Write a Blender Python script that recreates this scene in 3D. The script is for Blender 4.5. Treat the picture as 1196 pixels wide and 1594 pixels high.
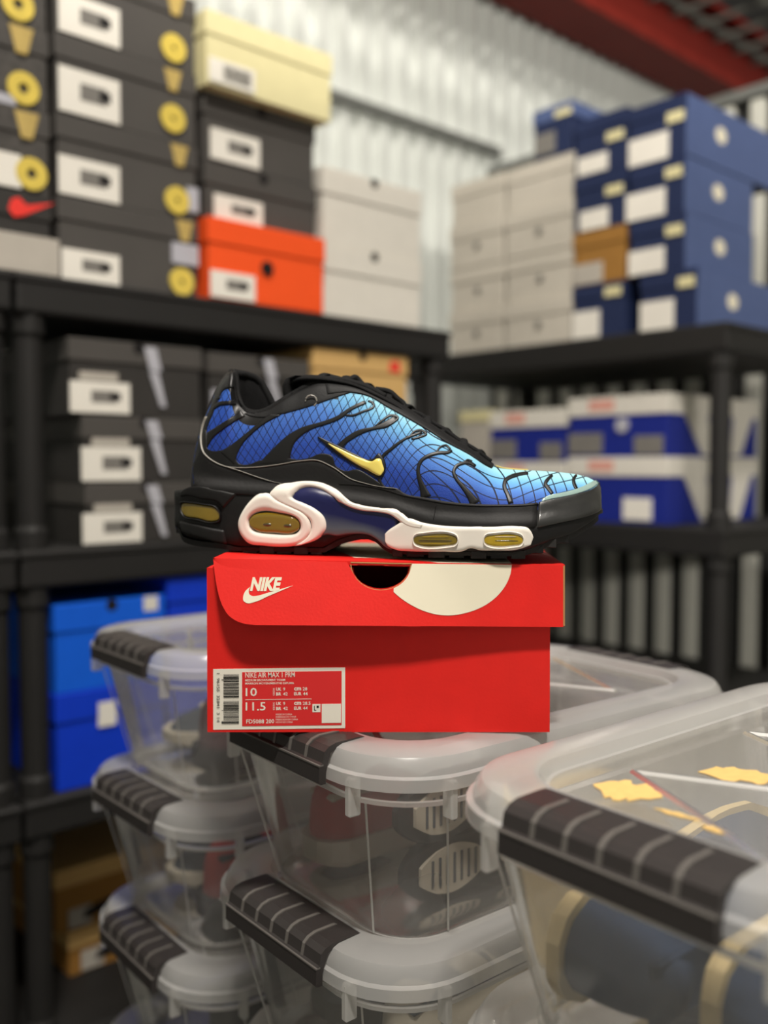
import bpy, bmesh, math, random
from mathutils import Vector, Matrix
random.seed(7)
for o in list(bpy.data.objects): bpy.data.objects.remove(o)
SC = bpy.context.scene
COL = SC.collection
# ---------------------------------------------------------------- camera
# lengths are written in centimetres; x right, y away from the camera, z relative to the lens
FPX, PCX, PCY, CAMZ = 1456.0, 598.0, 797.0, 117.3
PITCH = math.atan(71.0 / FPX)
cd = bpy.data.cameras.new('camera'); cam = bpy.data.objects.new('camera', cd); COL.objects.link(cam)
cd.sensor_fit = 'VERTICAL'; cd.sensor_height = 36.0; cd.lens = 36.0 * FPX / 1594.0
cd.clip_start = 0.02
cam.location = (0, 0, CAMZ * .01); cam.rotation_euler = (math.pi / 2 - PITCH, 0, 0)
cd.dof.use_dof = True; cd.dof.focus_distance = 0.63; cd.dof.aperture_fstop = 2.9
SC.camera = cam
# ---------------------------------------------------------------- light and exposure
w = bpy.data.worlds.new('world'); SC.world = w; w.use_nodes = True
w.node_tree.nodes['Background'].inputs[0].default_value = (1.0, .95, .88, 1)
w.node_tree.nodes['Background'].inputs[1].default_value = 0.24
def area(name, loc, size, power, aim, col=(1, .935, .85)):
    l = bpy.data.lights.new(name, 'AREA'); l.energy = power; l.shape = 'RECTANGLE'; l.size, l.size_y = size; l.color = col
    o = bpy.data.objects.new(name, l); COL.objects.link(o)
    o.location = Vector((loc[0], loc[1], loc[2] + CAMZ)) * .01
    d = Vector(aim) - Vector(loc); o.rotation_euler = d.to_track_quat('-Z', 'Y').to_euler()
    return o
area('warehouse_lamp', (14, -78, 285), (.55, .22), 158, (10, 75, -10))
area('warehouse_lamp', (40, 78, 285), (1.2, .2), 48, (45, 150, 0))
area('slat_fill_lamp', (110, -600, 125), (1.6, .3), 330, (118, 255, 0))  # unseen fill lamp, added to send low light onto the slats
SC.view_settings.view_transform = 'Standard'; SC.view_settings.look = 'None'
SC.view_settings.gamma = 1; SC.view_settings.use_curve_mapping = False
SC.view_settings.exposure = 0.0
try:
    SC.cycles.transparent_max_bounces = 24; SC.cycles.max_bounces = 8
except Exception: pass

# ---------------------------------------------------------------- helpers
def at(px, py, Y):
    dx = (px - PCX) / FPX; dy = (PCY - py) / FPX
    c, s = math.cos(PITCH), math.sin(PITCH)
    d = Vector((dx, c + dy * s, -s + dy * c)); return d * (Y / d.y)
def ray(px, py):
    return at(px, py, 1.0)
RA = math.radians(42.3)                               # the room's walls stand turned to the lens
U = Vector((math.cos(RA), math.sin(RA), 0)); V = Vector((-math.sin(RA), math.cos(RA), 0))
def room(u, v, z=0): p = U * u + V * v; p.z = z; return p
def on_v(px, py, v0):                                 # (u, z) where a sight line meets the plane v = v0
    d = ray(px, py); t = v0 / d.dot(V); p = d * t; return p.dot(U), p.z
def on_u(px, py, u0):
    d = ray(px, py); t = u0 / d.dot(U); p = d * t; return p.dot(V), p.z

def lin(c):
    return tuple(((x / 255) / 12.92 if x / 255 <= .04045 else ((x / 255 + .055) / 1.055) ** 2.4) for x in c)
MATS = {}
def mat(name, rgb, rough=.6, spec=.4, var=.06, scale=30, bump=0.0, bscale=200, metal=0.0, coat=0.0):
    if name in MATS: return MATS[name]
    m = bpy.data.materials.new(name); m.use_nodes = True; nt = m.node_tree; N = nt.nodes; b = N['Principled BSDF']
    c = lin(rgb)
    tc = N.new('ShaderNodeTexCoord'); nz = N.new('ShaderNodeTexNoise'); nz.inputs['Scale'].default_value = scale
    nz.inputs['Detail'].default_value = 4
    nt.links.new(tc.outputs['Object'], nz.inputs['Vector'])
    mx = N.new('ShaderNodeMix'); mx.data_type = 'RGBA'
    mx.inputs[6].default_value = (*[max(0, x * (1 - var * 2)) for x in c], 1); mx.inputs[7].default_value = (*[min(1, x * (1 + var * 2)) for x in c], 1)
    nt.links.new(nz.outputs['Fac'], mx.inputs[0]); nt.links.new(mx.outputs[2], b.inputs['Base Color'])
    b.inputs['Roughness'].default_value = rough; b.inputs['Specular IOR Level'].default_value = spec; b.inputs['Metallic'].default_value = metal
    b.inputs['Coat Weight'].default_value = coat
    if bump:
        n2 = N.new('ShaderNodeTexNoise'); n2.inputs['Scale'].default_value = bscale; nt.links.new(tc.outputs['Object'], n2.inputs['Vector'])
        bp = N.new('ShaderNodeBump'); bp.inputs['Strength'].default_value = bump; bp.inputs['Distance'].default_value = .002
        nt.links.new(n2.outputs['Fac'], bp.inputs['Height']); nt.links.new(bp.outputs[0], b.inputs['Normal'])
    MATS[name] = m; return m
def plastic(name, rgb, clear, gloss=.10, rough=.18, haze=.5):
    """thin milky sheet: part of the light goes straight through, part is scattered"""
    m = bpy.data.materials.new(name); m.use_nodes = True; nt = m.node_tree; N = nt.nodes
    N.remove(N['Principled BSDF']); out = N['Material Output']; c = (*lin(rgb), 1)
    tr = N.new('ShaderNodeBsdfTransparent'); tr.inputs[0].default_value = (.97, .965, .95, 1)
    df = N.new('ShaderNodeBsdfDiffuse'); df.inputs[0].default_value = c
    tl = N.new('ShaderNodeBsdfTranslucent'); tl.inputs[0].default_value = c
    gl = N.new('ShaderNodeBsdfGlossy'); gl.inputs['Roughness'].default_value = rough; gl.inputs[0].default_value = (1, 1, 1, 1)
    m1 = N.new('ShaderNodeMixShader'); m1.inputs[0].default_value = haze
    nt.links.new(df.outputs[0], m1.inputs[1]); nt.links.new(tl.outputs[0], m1.inputs[2])
    m2 = N.new('ShaderNodeMixShader')
    nz = N.new('ShaderNodeTexNoise'); nz.inputs['Scale'].default_value = 9; tc = N.new('ShaderNodeTexCoord'); nt.links.new(tc.outputs['Object'], nz.inputs['Vector'])
    mr = N.new('ShaderNodeMapRange'); mr.inputs[3].default_value = clear - .06; mr.inputs[4].default_value = clear + .06
    nt.links.new(nz.outputs['Fac'], mr.inputs[0]); nt.links.new(mr.outputs[0], m2.inputs[0])
    nt.links.new(m1.outputs[0], m2.inputs[1]); nt.links.new(tr.outputs[0], m2.inputs[2])
    lw = N.new('ShaderNodeFresnel'); lw.inputs[0].default_value = 1.42
    ma = N.new('ShaderNodeMath'); ma.operation = 'MULTIPLY_ADD'; ma.inputs[1].default_value = .8; ma.inputs[2].default_value = gloss * .2
    nt.links.new(lw.outputs[0], ma.inputs[0])
    m3 = N.new('ShaderNodeMixShader'); nt.links.new(ma.outputs[0], m3.inputs[0])
    nt.links.new(m2.outputs[0], m3.inputs[1]); nt.links.new(gl.outputs[0], m3.inputs[2]); nt.links.new(m3.outputs[0], out.inputs[0])
    MATS[name] = m; return m
def M(n): return MATS[n]

def mk(name, vs, fs, m, parent=None, loc=None, rz=0.0, smooth=False):
    me = bpy.data.meshes.new(name); me.from_pydata([(v[0] * .01, v[1] * .01, v[2] * .01) for v in vs], [], fs); me.update()
    if m is not None: me.materials.append(m if not isinstance(m, str) else MATS[m])
    if smooth: me.polygons.foreach_set('use_smooth', [True] * len(me.polygons))
    o = bpy.data.objects.new(name, me); COL.objects.link(o)
    if parent: o.parent = parent
    if loc is not None: o.location = Vector(loc) * .01
    o.rotation_euler.z = rz
    return o
def fixn(o):
    bm = bmesh.new(); bm.from_mesh(o.data); bmesh.ops.recalc_face_normals(bm, faces=bm.faces); bm.to_mesh(o.data); bm.free(); return o
def empty(name, loc, rz=0.0, parent=None):               # loc in cm, z relative to the lens
    o = bpy.data.objects.new(name, None); COL.objects.link(o); o.empty_display_size = .02
    o.location = Vector((loc[0], loc[1], loc[2] + CAMZ)) * .01; o.rotation_euler.z = rz; return o
def tag(o, label=None, cat=None, group=None, kind=None):
    if label: o['label'] = label
    if cat: o['category'] = cat
    if group: o['group'] = group
    if kind: o['kind'] = kind
    return o
class MB:
    def __init__(s): s.v = []; s.f = []
    def add(s, vs, fs):
        k = len(s.v); s.v += [tuple(v) for v in vs]; s.f += [tuple(i + k for i in f) for f in fs]; return s
    def box(s, x0, x1, y0, y1, z0, z1):
        return s.add([(x0, y0, z0), (x1, y0, z0), (x1, y1, z0), (x0, y1, z0), (x0, y0, z1), (x1, y0, z1), (x1, y1, z1), (x0, y1, z1)],
                     [(0, 3, 2, 1), (4, 5, 6, 7), (0, 1, 5, 4), (1, 2, 6, 5), (2, 3, 7, 6), (3, 0, 4, 7)])
    def bbox(s, x0, x1, y0, y1, z0, z1, b=.2, seg=1):
        bm = bmesh.new(); bmesh.ops.create_cube(bm, size=1)
        for v in bm.verts: v.co = Vector((x0 + (x1 - x0) * (v.co.x + .5), y0 + (y1 - y0) * (v.co.y + .5), z0 + (z1 - z0) * (v.co.z + .5)))
        bmesh.ops.bevel(bm, geom=bm.edges[:], offset=b, segments=seg, affect='EDGES', profile=.5)
        bm.verts.index_update(); s.add([v.co[:] for v in bm.verts], [[v.index for v in f.verts] for f in bm.faces]); bm.free(); return s
    def loft(s, rings, closed=True, cap0=False, cap1=False):
        n = len(rings[0]); vs = [p for r in rings for p in r]; fs = []
        for i in range(len(rings) - 1):
            for j in range(n if closed else n - 1):
                a, b = i * n + j, i * n + (j + 1) % n; fs.append((a, b, b + n, a + n))
        if cap0: fs.append(tuple(reversed(range(n))))
        if cap1: fs.append(tuple(range((len(rings) - 1) * n, len(rings) * n)))
        return s.add(vs, fs)
    def tube(s, pts, r, n=8, cap=True):
        P = [Vector(p) for p in pts]; rings = []; 
        for i, p in enumerate(P):
            t = (P[min(i + 1, len(P) - 1)] - P[max(i - 1, 0)]).normalized()
            a = Vector((0, 0, 1)) if abs(t.z) < .9 else Vector((1, 0, 0)); x = t.cross(a).normalized(); y = t.cross(x)
            rr = r[i] if isinstance(r, (list, tuple)) else r
            rings.append([tuple(p + x * (rr * math.cos(k * 2 * math.pi / n)) + y * (rr * math.sin(k * 2 * math.pi / n))) for k in range(n)])
        return s.loft(rings, True, cap, cap)
    def plate(s, pts, off):                              # outline in space, given thickness along off
        n = len(pts); P = [Vector(p) for p in pts]; Q = [p + Vector(off) for p in P]
        return s.add([p[:] for p in P] + [q[:] for q in Q], [tuple(range(n)), tuple(reversed(range(n, 2 * n)))] + [(i, i + n, (i + 1) % n + n, (i + 1) % n) for i in range(n)])
    def build(s, name, m, parent=None, loc=None, rz=0, smooth=False): return mk(name, s.v, s.f, m, parent, loc, rz, smooth)
def crv(pts, n, closed=False):
    P = [Vector((*p, 0)) if len(p) == 2 else Vector(p) for p in pts]
    if closed: P = P + [P[0]]
    d = [0]
    for i in range(1, len(P)): d.append(d[-1] + max(1e-6, (P[i] - P[i - 1]).length))
    out = []; k = 0
    for q in range(n):
        s = d[-1] * (q / n if closed else q / (n - 1))
        while k < len(P) - 2 and s > d[k + 1]: k += 1
        t = (s - d[k]) / (d[k + 1] - d[k]); p1, p2 = P[k], P[k + 1]
        p0 = P[k - 1] if k > 0 else (P[-2] if closed else p1 * 2 - p2); p3 = P[k + 2] if k + 2 < len(P) else (P[1] if closed else p2 * 2 - p1)
        # centripetal-like tangents
        def tan(a, b, c, ta, tb): return ((b - a) / max(ta, 1e-6) * tb + (c - b) / max(tb, 1e-6) * ta) / max(ta + tb, 1e-6)
        l0 = (p1 - p0).length or 1e-6; l1 = (p2 - p1).length or 1e-6; l2 = (p3 - p2).length or 1e-6
        m1 = tan(p0, p1, p2, l0, l1) * l1; m2 = tan(p1, p2, p3, l1, l2) * l1
        t2, t3 = t * t, t * t * t
        out.append(p1 * (2 * t3 - 3 * t2 + 1) + m1 * (t3 - 2 * t2 + t) + p2 * (-2 * t3 + 3 * t2) + m2 * (t3 - t2))
    return out
def interp(tab):
    X = [a for a, b in tab]
    def f(x):
        if x <= X[0]: return tab[0][1]
        if x >= X[-1]: return tab[-1][1]
        for i in range(len(X) - 1):
            if x <= X[i + 1]:
                t = (x - X[i]) / (X[i + 1] - X[i]); return tab[i][1] * (1 - t) + tab[i + 1][1] * t
    return f
def sstep(a, b, x): t = min(1, max(0, (x - a) / (b - a))); return t * t * (3 - 2 * t)
def copy_tree(o, parent=None):
    kids = list(o.children); c = o.copy(); COL.objects.link(c); c.parent = parent
    for k in kids: copy_tree(k, c)
    return c
# ---------------------------------------------------------------- materials
mat('cardboard_red', (220, 36, 30), .55, .25, .04, 60, .05, 500)
mat('cardboard_raw', (168, 128, 84), .85, .1)
mat('box_inside', (70, 52, 40), .9, .1)
mat('print_cream', (226, 219, 196), .6, .2, .02)
mat('label_white', (232, 226, 212), .55, .25, .02)
mat('label_red', (214, 46, 46), .55, .25, .02)
mat('ink_black', (28, 26, 26), .6, .2)
mat('black_resin', (30, 29, 28), .62, .35, .08, 20, .08, 300)
mat('handle_black', (50, 46, 45), .42, .45, .05, 40, .06, 900)
mat('handle_rib', (100, 96, 92), .4, .5)
mat('box_black', (52, 50, 48), .6, .25, .08, 12)
mat('box_glitter', (72, 69, 66), .5, .35, .35, 120)
mat('box_charcoal', (74, 71, 68), .6, .3, .06, 12)
mat('box_orange', (238, 84, 32), .6, .25, .03)
mat('box_cream', (214, 206, 160), .65, .2, .04)
mat('box_white', (214, 210, 200), .65, .2, .03)
mat('box_grey', (176, 170, 160), .65, .2, .04)
mat('box_pale', (192, 186, 174), .65, .2, .04)
mat('box_navy', (32, 43, 76), .6, .25, .05)
mat('box_steel_blue', (78, 93, 134), .6, .25, .05)
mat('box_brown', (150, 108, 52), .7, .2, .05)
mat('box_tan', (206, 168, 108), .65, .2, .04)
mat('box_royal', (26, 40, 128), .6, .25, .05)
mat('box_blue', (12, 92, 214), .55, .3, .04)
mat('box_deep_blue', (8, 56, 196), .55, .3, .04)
mat('sticker_white', (226, 222, 212), .6, .2, .02)
mat('sticker_grey', (120, 117, 112), .6, .2)
mat('gold', (214, 190, 84), .45, .5, .12, 60)
mat('gold_dull', (182, 158, 92), .5, .4, .1, 60)
mat('silver_print', (176, 176, 184), .45, .5, .05)
mat('red_print', (226, 60, 52), .6, .2); mat('red_faded', (216, 158, 144), .6, .2)
mat('sheet_steel', (215, 219, 214), .5, .5, .05, 6)
mat('girt_steel', (104, 106, 102), .6, .4)
mat('slat_white', (196, 196, 186), .6, .3, .04)
mat('wall_dark', (46, 46, 45), .8, .2, .06)
mat('beam_red', (128, 38, 28), .65, .3, .08, 8)
mat('roof_dark', (36, 35, 33), .85, .1)
mat('mesh_steel', (84, 84, 78), .5, .5)
mat('concrete', (96, 92, 86), .85, .2, .1, 4, .1, 60)
plastic('bin_clear', (218, 219, 218), .68, .10, .16)
plastic('lid_clear', (246, 245, 243), .50, .12, .24, .45)
plastic('lid_panel', (236, 232, 224), .72, .10, .14, .4)
plastic('rib_clear', (244, 243, 240), .5, .10, .25)
mat('tape_tan', (222, 186, 116), .6, .3, .08, 200)

# ---------------------------------------------------------------- the room
def wmk(name, mb, m, kind='structure'):
    o = mb.build(name, m, None, (0, 0, CAMZ), RA); 
    return tag(o, kind=kind)
FLOOR = -CAMZ
BACKV, SIDEU = 192.0, 218.0
mb = MB(); mb.box(-260, 640, -330, 230, FLOOR - 8, FLOOR); wmk('floor', mb, 'concrete')
# back wall: one folded sheet of corrugated steel
mb = MB(); pts = []; P = 7.2; u = -150.0
while u < 560:
    pts += [(u, BACKV), (u + 2.6, BACKV), (u + 3.3, BACKV + 2.2), (u + 6.5, BACKV + 2.2)]; u += P
vs = [(a, b, FLOOR) for a, b in pts] + [(a, b, 141.5) for a, b in pts]; n = len(pts)
mb.add(vs, [(i, i + 1, i + 1 + n, i + n) for i in range(n - 1)])
back = wmk('wall_back', mb, 'sheet_steel')
mb = MB(); mb.plate([(-150, BACKV - .02, 94.3), (-150, BACKV - 2.4, 94.3), (-150, BACKV - 2.4, 95.0), (-150, BACKV - 1.2, 95.0), (-150, BACKV - 1.2, 97.2), (-150, BACKV - .02, 97.2)], (372, 0, 0)); wmk('trim_1', mb, 'girt_steel')
# side partition: dark sheet with pale upright slats
mb = MB(); mb.box(SIDEU + 1.2, SIDEU + 3, -130, BACKV - .1, FLOOR, 87.5); side = wmk('wall_right', mb, 'wall_dark')
mb = MB(); mb.bbox(SIDEU - .8, SIDEU + 1.2, -1.9, 1.9, FLOOR + .2, 87, .4)
sl0 = mb.build('slat', 'slat_white', side)
v = BACKV - 5.5; k = 0
while v > -128:
    s = sl0 if k == 0 else sl0.copy()
    if k: COL.objects.link(s)
    s.location = (0, v * .01, 0); v -= 7.9; k += 1
mb = MB(); mb.box(SIDEU - 1.5, SIDEU + 3.6, -130, BACKV - .1, 87.55, 90); wmk('trim_2', mb, 'girt_steel')
mb = MB(); mb.box(-65, -62, -168, BACKV - .1, FLOOR, 87.5); wmk('wall_left_blocker', mb, 'sheet_steel')  # unseen wall, added to darken the lower tiers and block low lamp light
mb = MB(); mb.box(-62, -45, -168, -165, FLOOR, 87.5); wmk('wall_front_blocker', mb, 'sheet_steel')  # unseen piece, added to close the gap against low light
mb = MB(); mb.box(60, SIDEU + 3, -133.5, -130.5, FLOOR, 87.5); wmk('wall_front_blocker', mb, 'sheet_steel')  # unseen piece, added to keep ambient light off the lower tiers
# red roof beam along the top of the back wall, an I section
mb = MB(); mb.plate([(-150, y, z) for y, z in ((172.5, 139), (190.5, 139), (190.5, 141), (182.4, 141), (182.4, 163), (190.5, 163), (190.5, 165), (172.5, 165), (172.5, 163), (180.6, 163), (180.6, 141), (172.5, 141))], (710, 0, 0))
wmk('trim_3', mb, 'beam_red')
# wire-mesh roof of the unit, lamps and a dark deck above it
mb = MB(); mb.box(-260, 640, -330, 230, 340, 346); ceil = wmk('ceiling', mb, 'roof_dark')
mb = MB(); mb.box(-150, 560, -.9, .9, 150, 152.5); b0 = mb.build('ceiling_bar', 'mesh_steel', ceil)
for k in range(12):
    s = b0 if k == 0 else b0.copy()
    if k: COL.objects.link(s)
    s.location = (0, (168 - 21 * k) * .01, 0)
mb = MB(); mb.box(-.6, .6, -90, 171, 148.6, 149.9); b1 = mb.build('ceiling_rod', 'mesh_steel', ceil)
for k in range(34):
    s = b1 if k == 0 else b1.copy()
    if k: COL.objects.link(s)
    s.location = ((60 + 14 * k) * .01, 0, 0)
mb = MB(); mb.box(-260, 640, 191.6, 197, 141.6, 339.9); wmk('wall_back_upper', mb, 'wall_dark')

# ---------------------------------------------------------------- plastic racks
def rack(label, u0, u1, v0, v1, tops, posts_at):
    r = empty('storage_rack', room(0, 0, 0), RA); tag(r, label, 'rack', 'black plastic storage racks')
    r.location.z = 0
    off = CAMZ
    for i, zt in enumerate(tops):
        mb = MB(); mb.bbox(u0, u1, v0, v1, zt - 5.4 + off, zt + off, .5, 2)
        sh = mb.build('shelf', 'black_resin', r)
        MB().bbox(u0 - .25, u1 + .25, v0 - .25, v0 + .3, zt - 1.2 + off, zt - .25 + off, .2).build('shelf_lip', 'black_resin', sh)
    zs = list(tops) + [FLOOR + 5.4]
    for i in range(len(tops)):
        zb = tops[i + 1] if i + 1 < len(tops) else FLOOR
        for (a, b) in posts_at:
            mb = MB(); z0, z1 = zb + off + .02, tops[i] - 5.4 + off - .02
            rings = []
            for (z, rr) in ((z0, 2.3), (z0 + 2.5, 2.3), (z0 + 3.2, 1.9), (z1 - 3.2, 1.9), (z1 - 2.5, 2.3), (z1, 2.3)):
                rings.append([(a + rr * math.cos(t * math.pi / 6), b + rr * math.sin(t * math.pi / 6), z) for t in range(12)])
            mb.loft(rings, True, True, True); mb.build('post', 'black_resin', r, smooth=False)
    return r
ZT = [26.3, -11.5, -46.6, -82.2]
LV, RU = 129.3, 163.0          # the planes of the box fronts on the two racks
rack('long black shelving rack along the corrugated wall behind the sneaker', 49.0, 133.5, 127.4, 174, ZT, [(51.4, 130), (131, 130), (51.4, 170.5), (131, 170.5)])
rack('black shelving rack cut off by the left edge of the photo', -36.5, 48.4, 127.4, 174, ZT, [(-33, 130), (46, 130), (-33, 170.5), (46, 170.5)])
rack('black shelving rack at the right carrying the blue boxes', 160.5, 208, 84, 169, ZT, [(163, 86.6), (205, 86.6), (163, 166.4), (205, 166.4)])

# ---------------------------------------------------------------- background shoe boxes
def disc(cx, cz, r0, r1, y0, y1, n=20):
    mb = MB(); rings = []
    prof = [(r1, y1), (r1, y0), (r0, y0), (r0, y1)] if r0 > 0 else [(r1, y1), (r1, y0), (.001, y0)]
    for rr, y in prof: rings.append([(cx + rr * math.cos(t * 2 * math.pi / n), y, cz + rr * math.sin(t * 2 * math.pi / n)) for t in range(n)])
    return mb.loft(rings)
def poly_y(pts, y0, y1):
    return MB().plate([(x, y0, z) for x, z in pts], (0, y1 - y0, 0))
BOXES = []
def shoebox(label, side, p, z0, wd, dp, h, base, lid, lidh=3.6, deco=(), group=None, hole=False, jitter=0.0, cat='box', flap=False):
    """p = (u, v) of the front left bottom corner. front faces -v on side L and -u on side R"""
    rz = RA if side == 'L' else RA - math.pi / 2
    e = empty('shoe_box', room(p[0], p[1], z0), rz + jitter); tag(e, label, cat, group)
    mb = MB(); mb.bbox(.25, wd - .25, .25, dp - .25, .02, h - .4, .12); b = mb.build('base', base, e)
    mb = MB(); mb.bbox(0, wd, 0, dp, h - lidh, h, .18, 2); l = mb.build('lid', lid, e)
    if hole:
        o = disc(wd * .5, h - .75 if hole is True else hole, 0, .9, -.03, .3, 14).build('thumb_hole', 'ink_black', l)
    for d in deco:
        kind = d[0]; par = b
        if kind == 'label':           # white sticker with a grey block and a black square
            _, x0, x1, a, c = d; y0 = -.05; c = min(c, h - .3)
            s = MB().box(x0, x1, y0, .3, a, c).build('sticker', 'sticker_white', e)
            w_, h_ = x1 - x0, c - a
            MB().box(x0 + w_ * .34, x0 + w_ * .78, y0 - .02, y0, a + h_ * .33, a + h_ * .72).build('sticker_text', 'sticker_grey', s)
            MB().box(x0 + w_ * .66, x0 + w_ * .84, y0 - .04, y0 - .02, a + h_ * .42, a + h_ * .66).build('sticker_code', 'ink_black', s)
        elif kind == 'patch':
            _, x0, x1, a, c, m = d; MB().box(x0, x1, -.05, .3, a, c).build('patch', m, b)
        elif kind == 'lidpatch':
            _, x0, x1, a, c, m = d; MB().box(x0, x1, -.05, .3, a, c).build('patch', m, l)
        elif kind == 'ring':
            _, x, z, r0, r1, m = d; z = min(max(z, r1 + .15), h - r1 - .2); disc(x, z, r0, r1, -.12, .3).build('seal', m, b)
        elif kind == 'tee':
            _, x, z, s, m = d; z = min(z, h - s - .2); poly_y([(x - s, z + s), (x + s, z + s), (x + s * .45, z - s * 1.1), (x - s * .45, z - s * 1.1)], -.1, .3).build('emblem', m, l)
        elif kind == 'poly':
            _, pts, m = d; poly_y(pts, -.06, .3).build('print', m, b)
        elif kind == 'sidepoly':      # print on the right-hand end (x = wd), points in (depth, z)
            _, pts, m = d
            MB().plate([(wd + .05, y, z) for y, z in pts], (-.35, 0, 0)).build('side_print', m, b)
    return e
def Lu(px, py=400): return on_v(px, py, LV)[0]
def Lz(px, py): return on_v(px, py, LV)[1]
TOP = ZT[0]
def lab(u0, x0, x1, yt, yb, z0): # sticker rectangle from picture points on the left rack
    a = on_v(x0, yb, LV); c = on_v(x1, yb - (yb - yt), LV)
    xm = (x0 + x1) / 2
    return ('label', a[0] - u0, c[0] - u0, max(.3, Lz(xm, yb) - z0), Lz(xm, yt) - z0)
# column of sparkling boxes at the far left
u0 = Lu(-75); u1 = Lu(85) - .4; hh = 12.2
cuts = [TOP, Lz(45, 302), Lz(45, 172), Lz(45, 44), Lz(45, -90)]
names = ['dark box with red tick print and grey label, bottom of the leftmost stack', 'glittery dark box with yellow seal resting on the red tick box', 'glittery dark box with yellow seal, third from the shelf in leftmost stack', 'glittery dark box cut off by the top left corner of the photo']
for k in range(4):
    z0, z1 = cuts[k], cuts[k + 1]; wd = u1 - u0; deco = []
    if k == 0:
        sx, sz = Lu(48) - u0, Lz(48, 325) - z0
        deco = [('poly', [(sx - 3.1, sz - .6), (sx - 2.3, sz - 1.6), (sx - 1, sz - 1.2), (sx + 3.4, sz + 1.3), (sx - .6, sz + .3), (sx - 1.6, sz + 1.2), (sx - 2.6, sz + .8)], 'red_print'),
                ('patch', Lu(-30) - u0, Lu(91) - u0, Lz(40, 424) - z0, Lz(40, 366) - z0, 'box_grey')]
        bm_, lm_ = 'box_black', 'box_black'
    else:
        ry = (0, 272, 140, 10)[k]; rx = (0, 50, 40, 34)[k]
        deco = [('ring', Lu(rx) - u0, Lz(rx, ry) - z0, .7, 2.2, 'gold')]
        deco.append(('tee', Lu((0, 44, 38, 30)[k]) - u0, Lz(40, (0, 195, 62, -70)[k]) - z0, 1.7, 'gold_dull'))
        if k == 1: deco.append(('patch', Lu(-40) - u0, Lu(34) - u0, Lz(20, 292) - z0, Lz(20, 240) - z0, 'sticker_white'))
        if k == 2: deco.append(('patch', Lu(-40) - u0, Lu(28) - u0, Lz(20, 165) - z0, Lz(20, 150) - z0, 'silver_print'))
        bm_, lm_ = 'box_glitter', 'box_glitter'
    shoebox(names[k], 'L', (u0, LV - .3), z0, wd, 33, z1 - z0 - .03, bm_, lm_, 3.4, deco, 'leftmost box stack', flap=True)
# second column
u0 = Lu(91); u1 = Lu(309)
cuts = [TOP, Lz(200, 324), Lz(200, 203), Lz(200, 84), Lz(200, -40)]
names = ['dark box with gold seal standing on the shelf left of the orange box', 'dark box with gold seal second from the shelf in the label stack', 'dark box with gold seal third from the shelf in the label stack', 'dark box with gold seal at the top edge of the label stack']
for k in range(4):
    z0, z1 = cuts[k], cuts[k + 1]
    ly = [(392, 446), (250, 311), (114, 182), (0, 64)][k]
    deco = [lab(u0, 97 if k < 1 else 92, 186, ly[0], ly[1], z0)]
    rx, ry = [(283, 440), (277, 312), (272, 185), (274, 76)][k]
    deco.append(('ring', Lu(rx) - u0, Lz(rx, ry) - z0, .35, 2.1, 'gold'))
    tx, ty = [(288, 353), (281, 234), (272, 121), (277, 8)][k]
    deco.append(('tee', Lu(tx) - u0, Lz(tx, ty) - z0, 1.5, 'gold_dull'))
    if k == 0: deco.append(('patch', Lu(268) - u0, Lu(309) - u0, Lz(290, 412) - z0, Lz(290, 380) - z0, 'silver_print'))
    if k == 1: deco.append(('patch', Lu(292) - u0, Lu(310) - u0, Lz(300, 330) - z0, Lz(300, 292) - z0, 'silver_print'))
    shoebox(names[k], 'L', (u0, LV), z0, u1 - u0, 34, z1 - z0 - .03, 'box_charcoal', 'box_charcoal', 3.3, deco, 'label box stack')
# third column: orange, two black, cream
u0 = Lu(316); u1 = Lu(494)
cuts = [TOP, Lz(405, 357), Lz(405, 270), Lz(405, 166), Lz(405, 56)]
z0 = cuts[0]; wd = u1 - u0
shoebox('bright orange shoe box with round black hole and grey label', 'L', (u0 - .2, LV - 2), z0, wd + .4, 34, cuts[1] - z0 - .03, 'box_orange', 'box_orange', 4.0,
        [lab(u0, 320, 388, 428, 472, z0), ('ring', Lu(407) - u0, Lz(407, 421) - z0, 0, 1.15, 'ink_black')])
z0 = cuts[1]
shoebox('black shoe box resting on the orange box', 'L', (u0 + .5, LV), z0, wd - .5, 33, cuts[2] - z0 - .03, 'box_charcoal', 'box_charcoal', 3.5, [lab(u0, 330, 405, 308, 352, z0)], 'black boxes between orange and cream', True)
z0 = cuts[2]
shoebox('black shoe box directly beneath the cream box', 'L', (u0 + .3, LV), z0, wd - .6, 33, cuts[3] - z0 - .03, 'box_charcoal', 'box_charcoal', 3.5, [lab(u0, 326, 402, 207, 254, z0)], 'black boxes between orange and cream', True)
z0 = cuts[3]
shoebox('pale cream shoe box topping the stack above the orange box', 'L', (u0 - .6, LV - 2.4), z0, wd + 2.2, 34, cuts[4] - z0 - .03, 'box_cream', 'box_cream', 3.6,
        [('patch', .6, 9, .6, 4.2, 'sticker_white'), ('patch', 3.1, 8.2, 1.2, 3.6, 'sticker_grey')])
# fourth column: two white boxes
u0 = Lu(503); u1 = Lu(657)
z1 = Lz(580, 393); z2 = Lz(580, 278)
shoebox('plain white shoe box standing on the shelf beside the orange box', 'L', (u0, LV), TOP, u1 - u0, 33, z1 - TOP - .03, 'box_white', 'box_white', 4.6, [], 'white boxes', True)
shoebox('plain white shoe box topping the white stack', 'L', (u0, LV), z1, u1 - u0, 33, z2 - z1, 'box_white', 'box_white', 4.6, [], 'white boxes', True)
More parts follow.
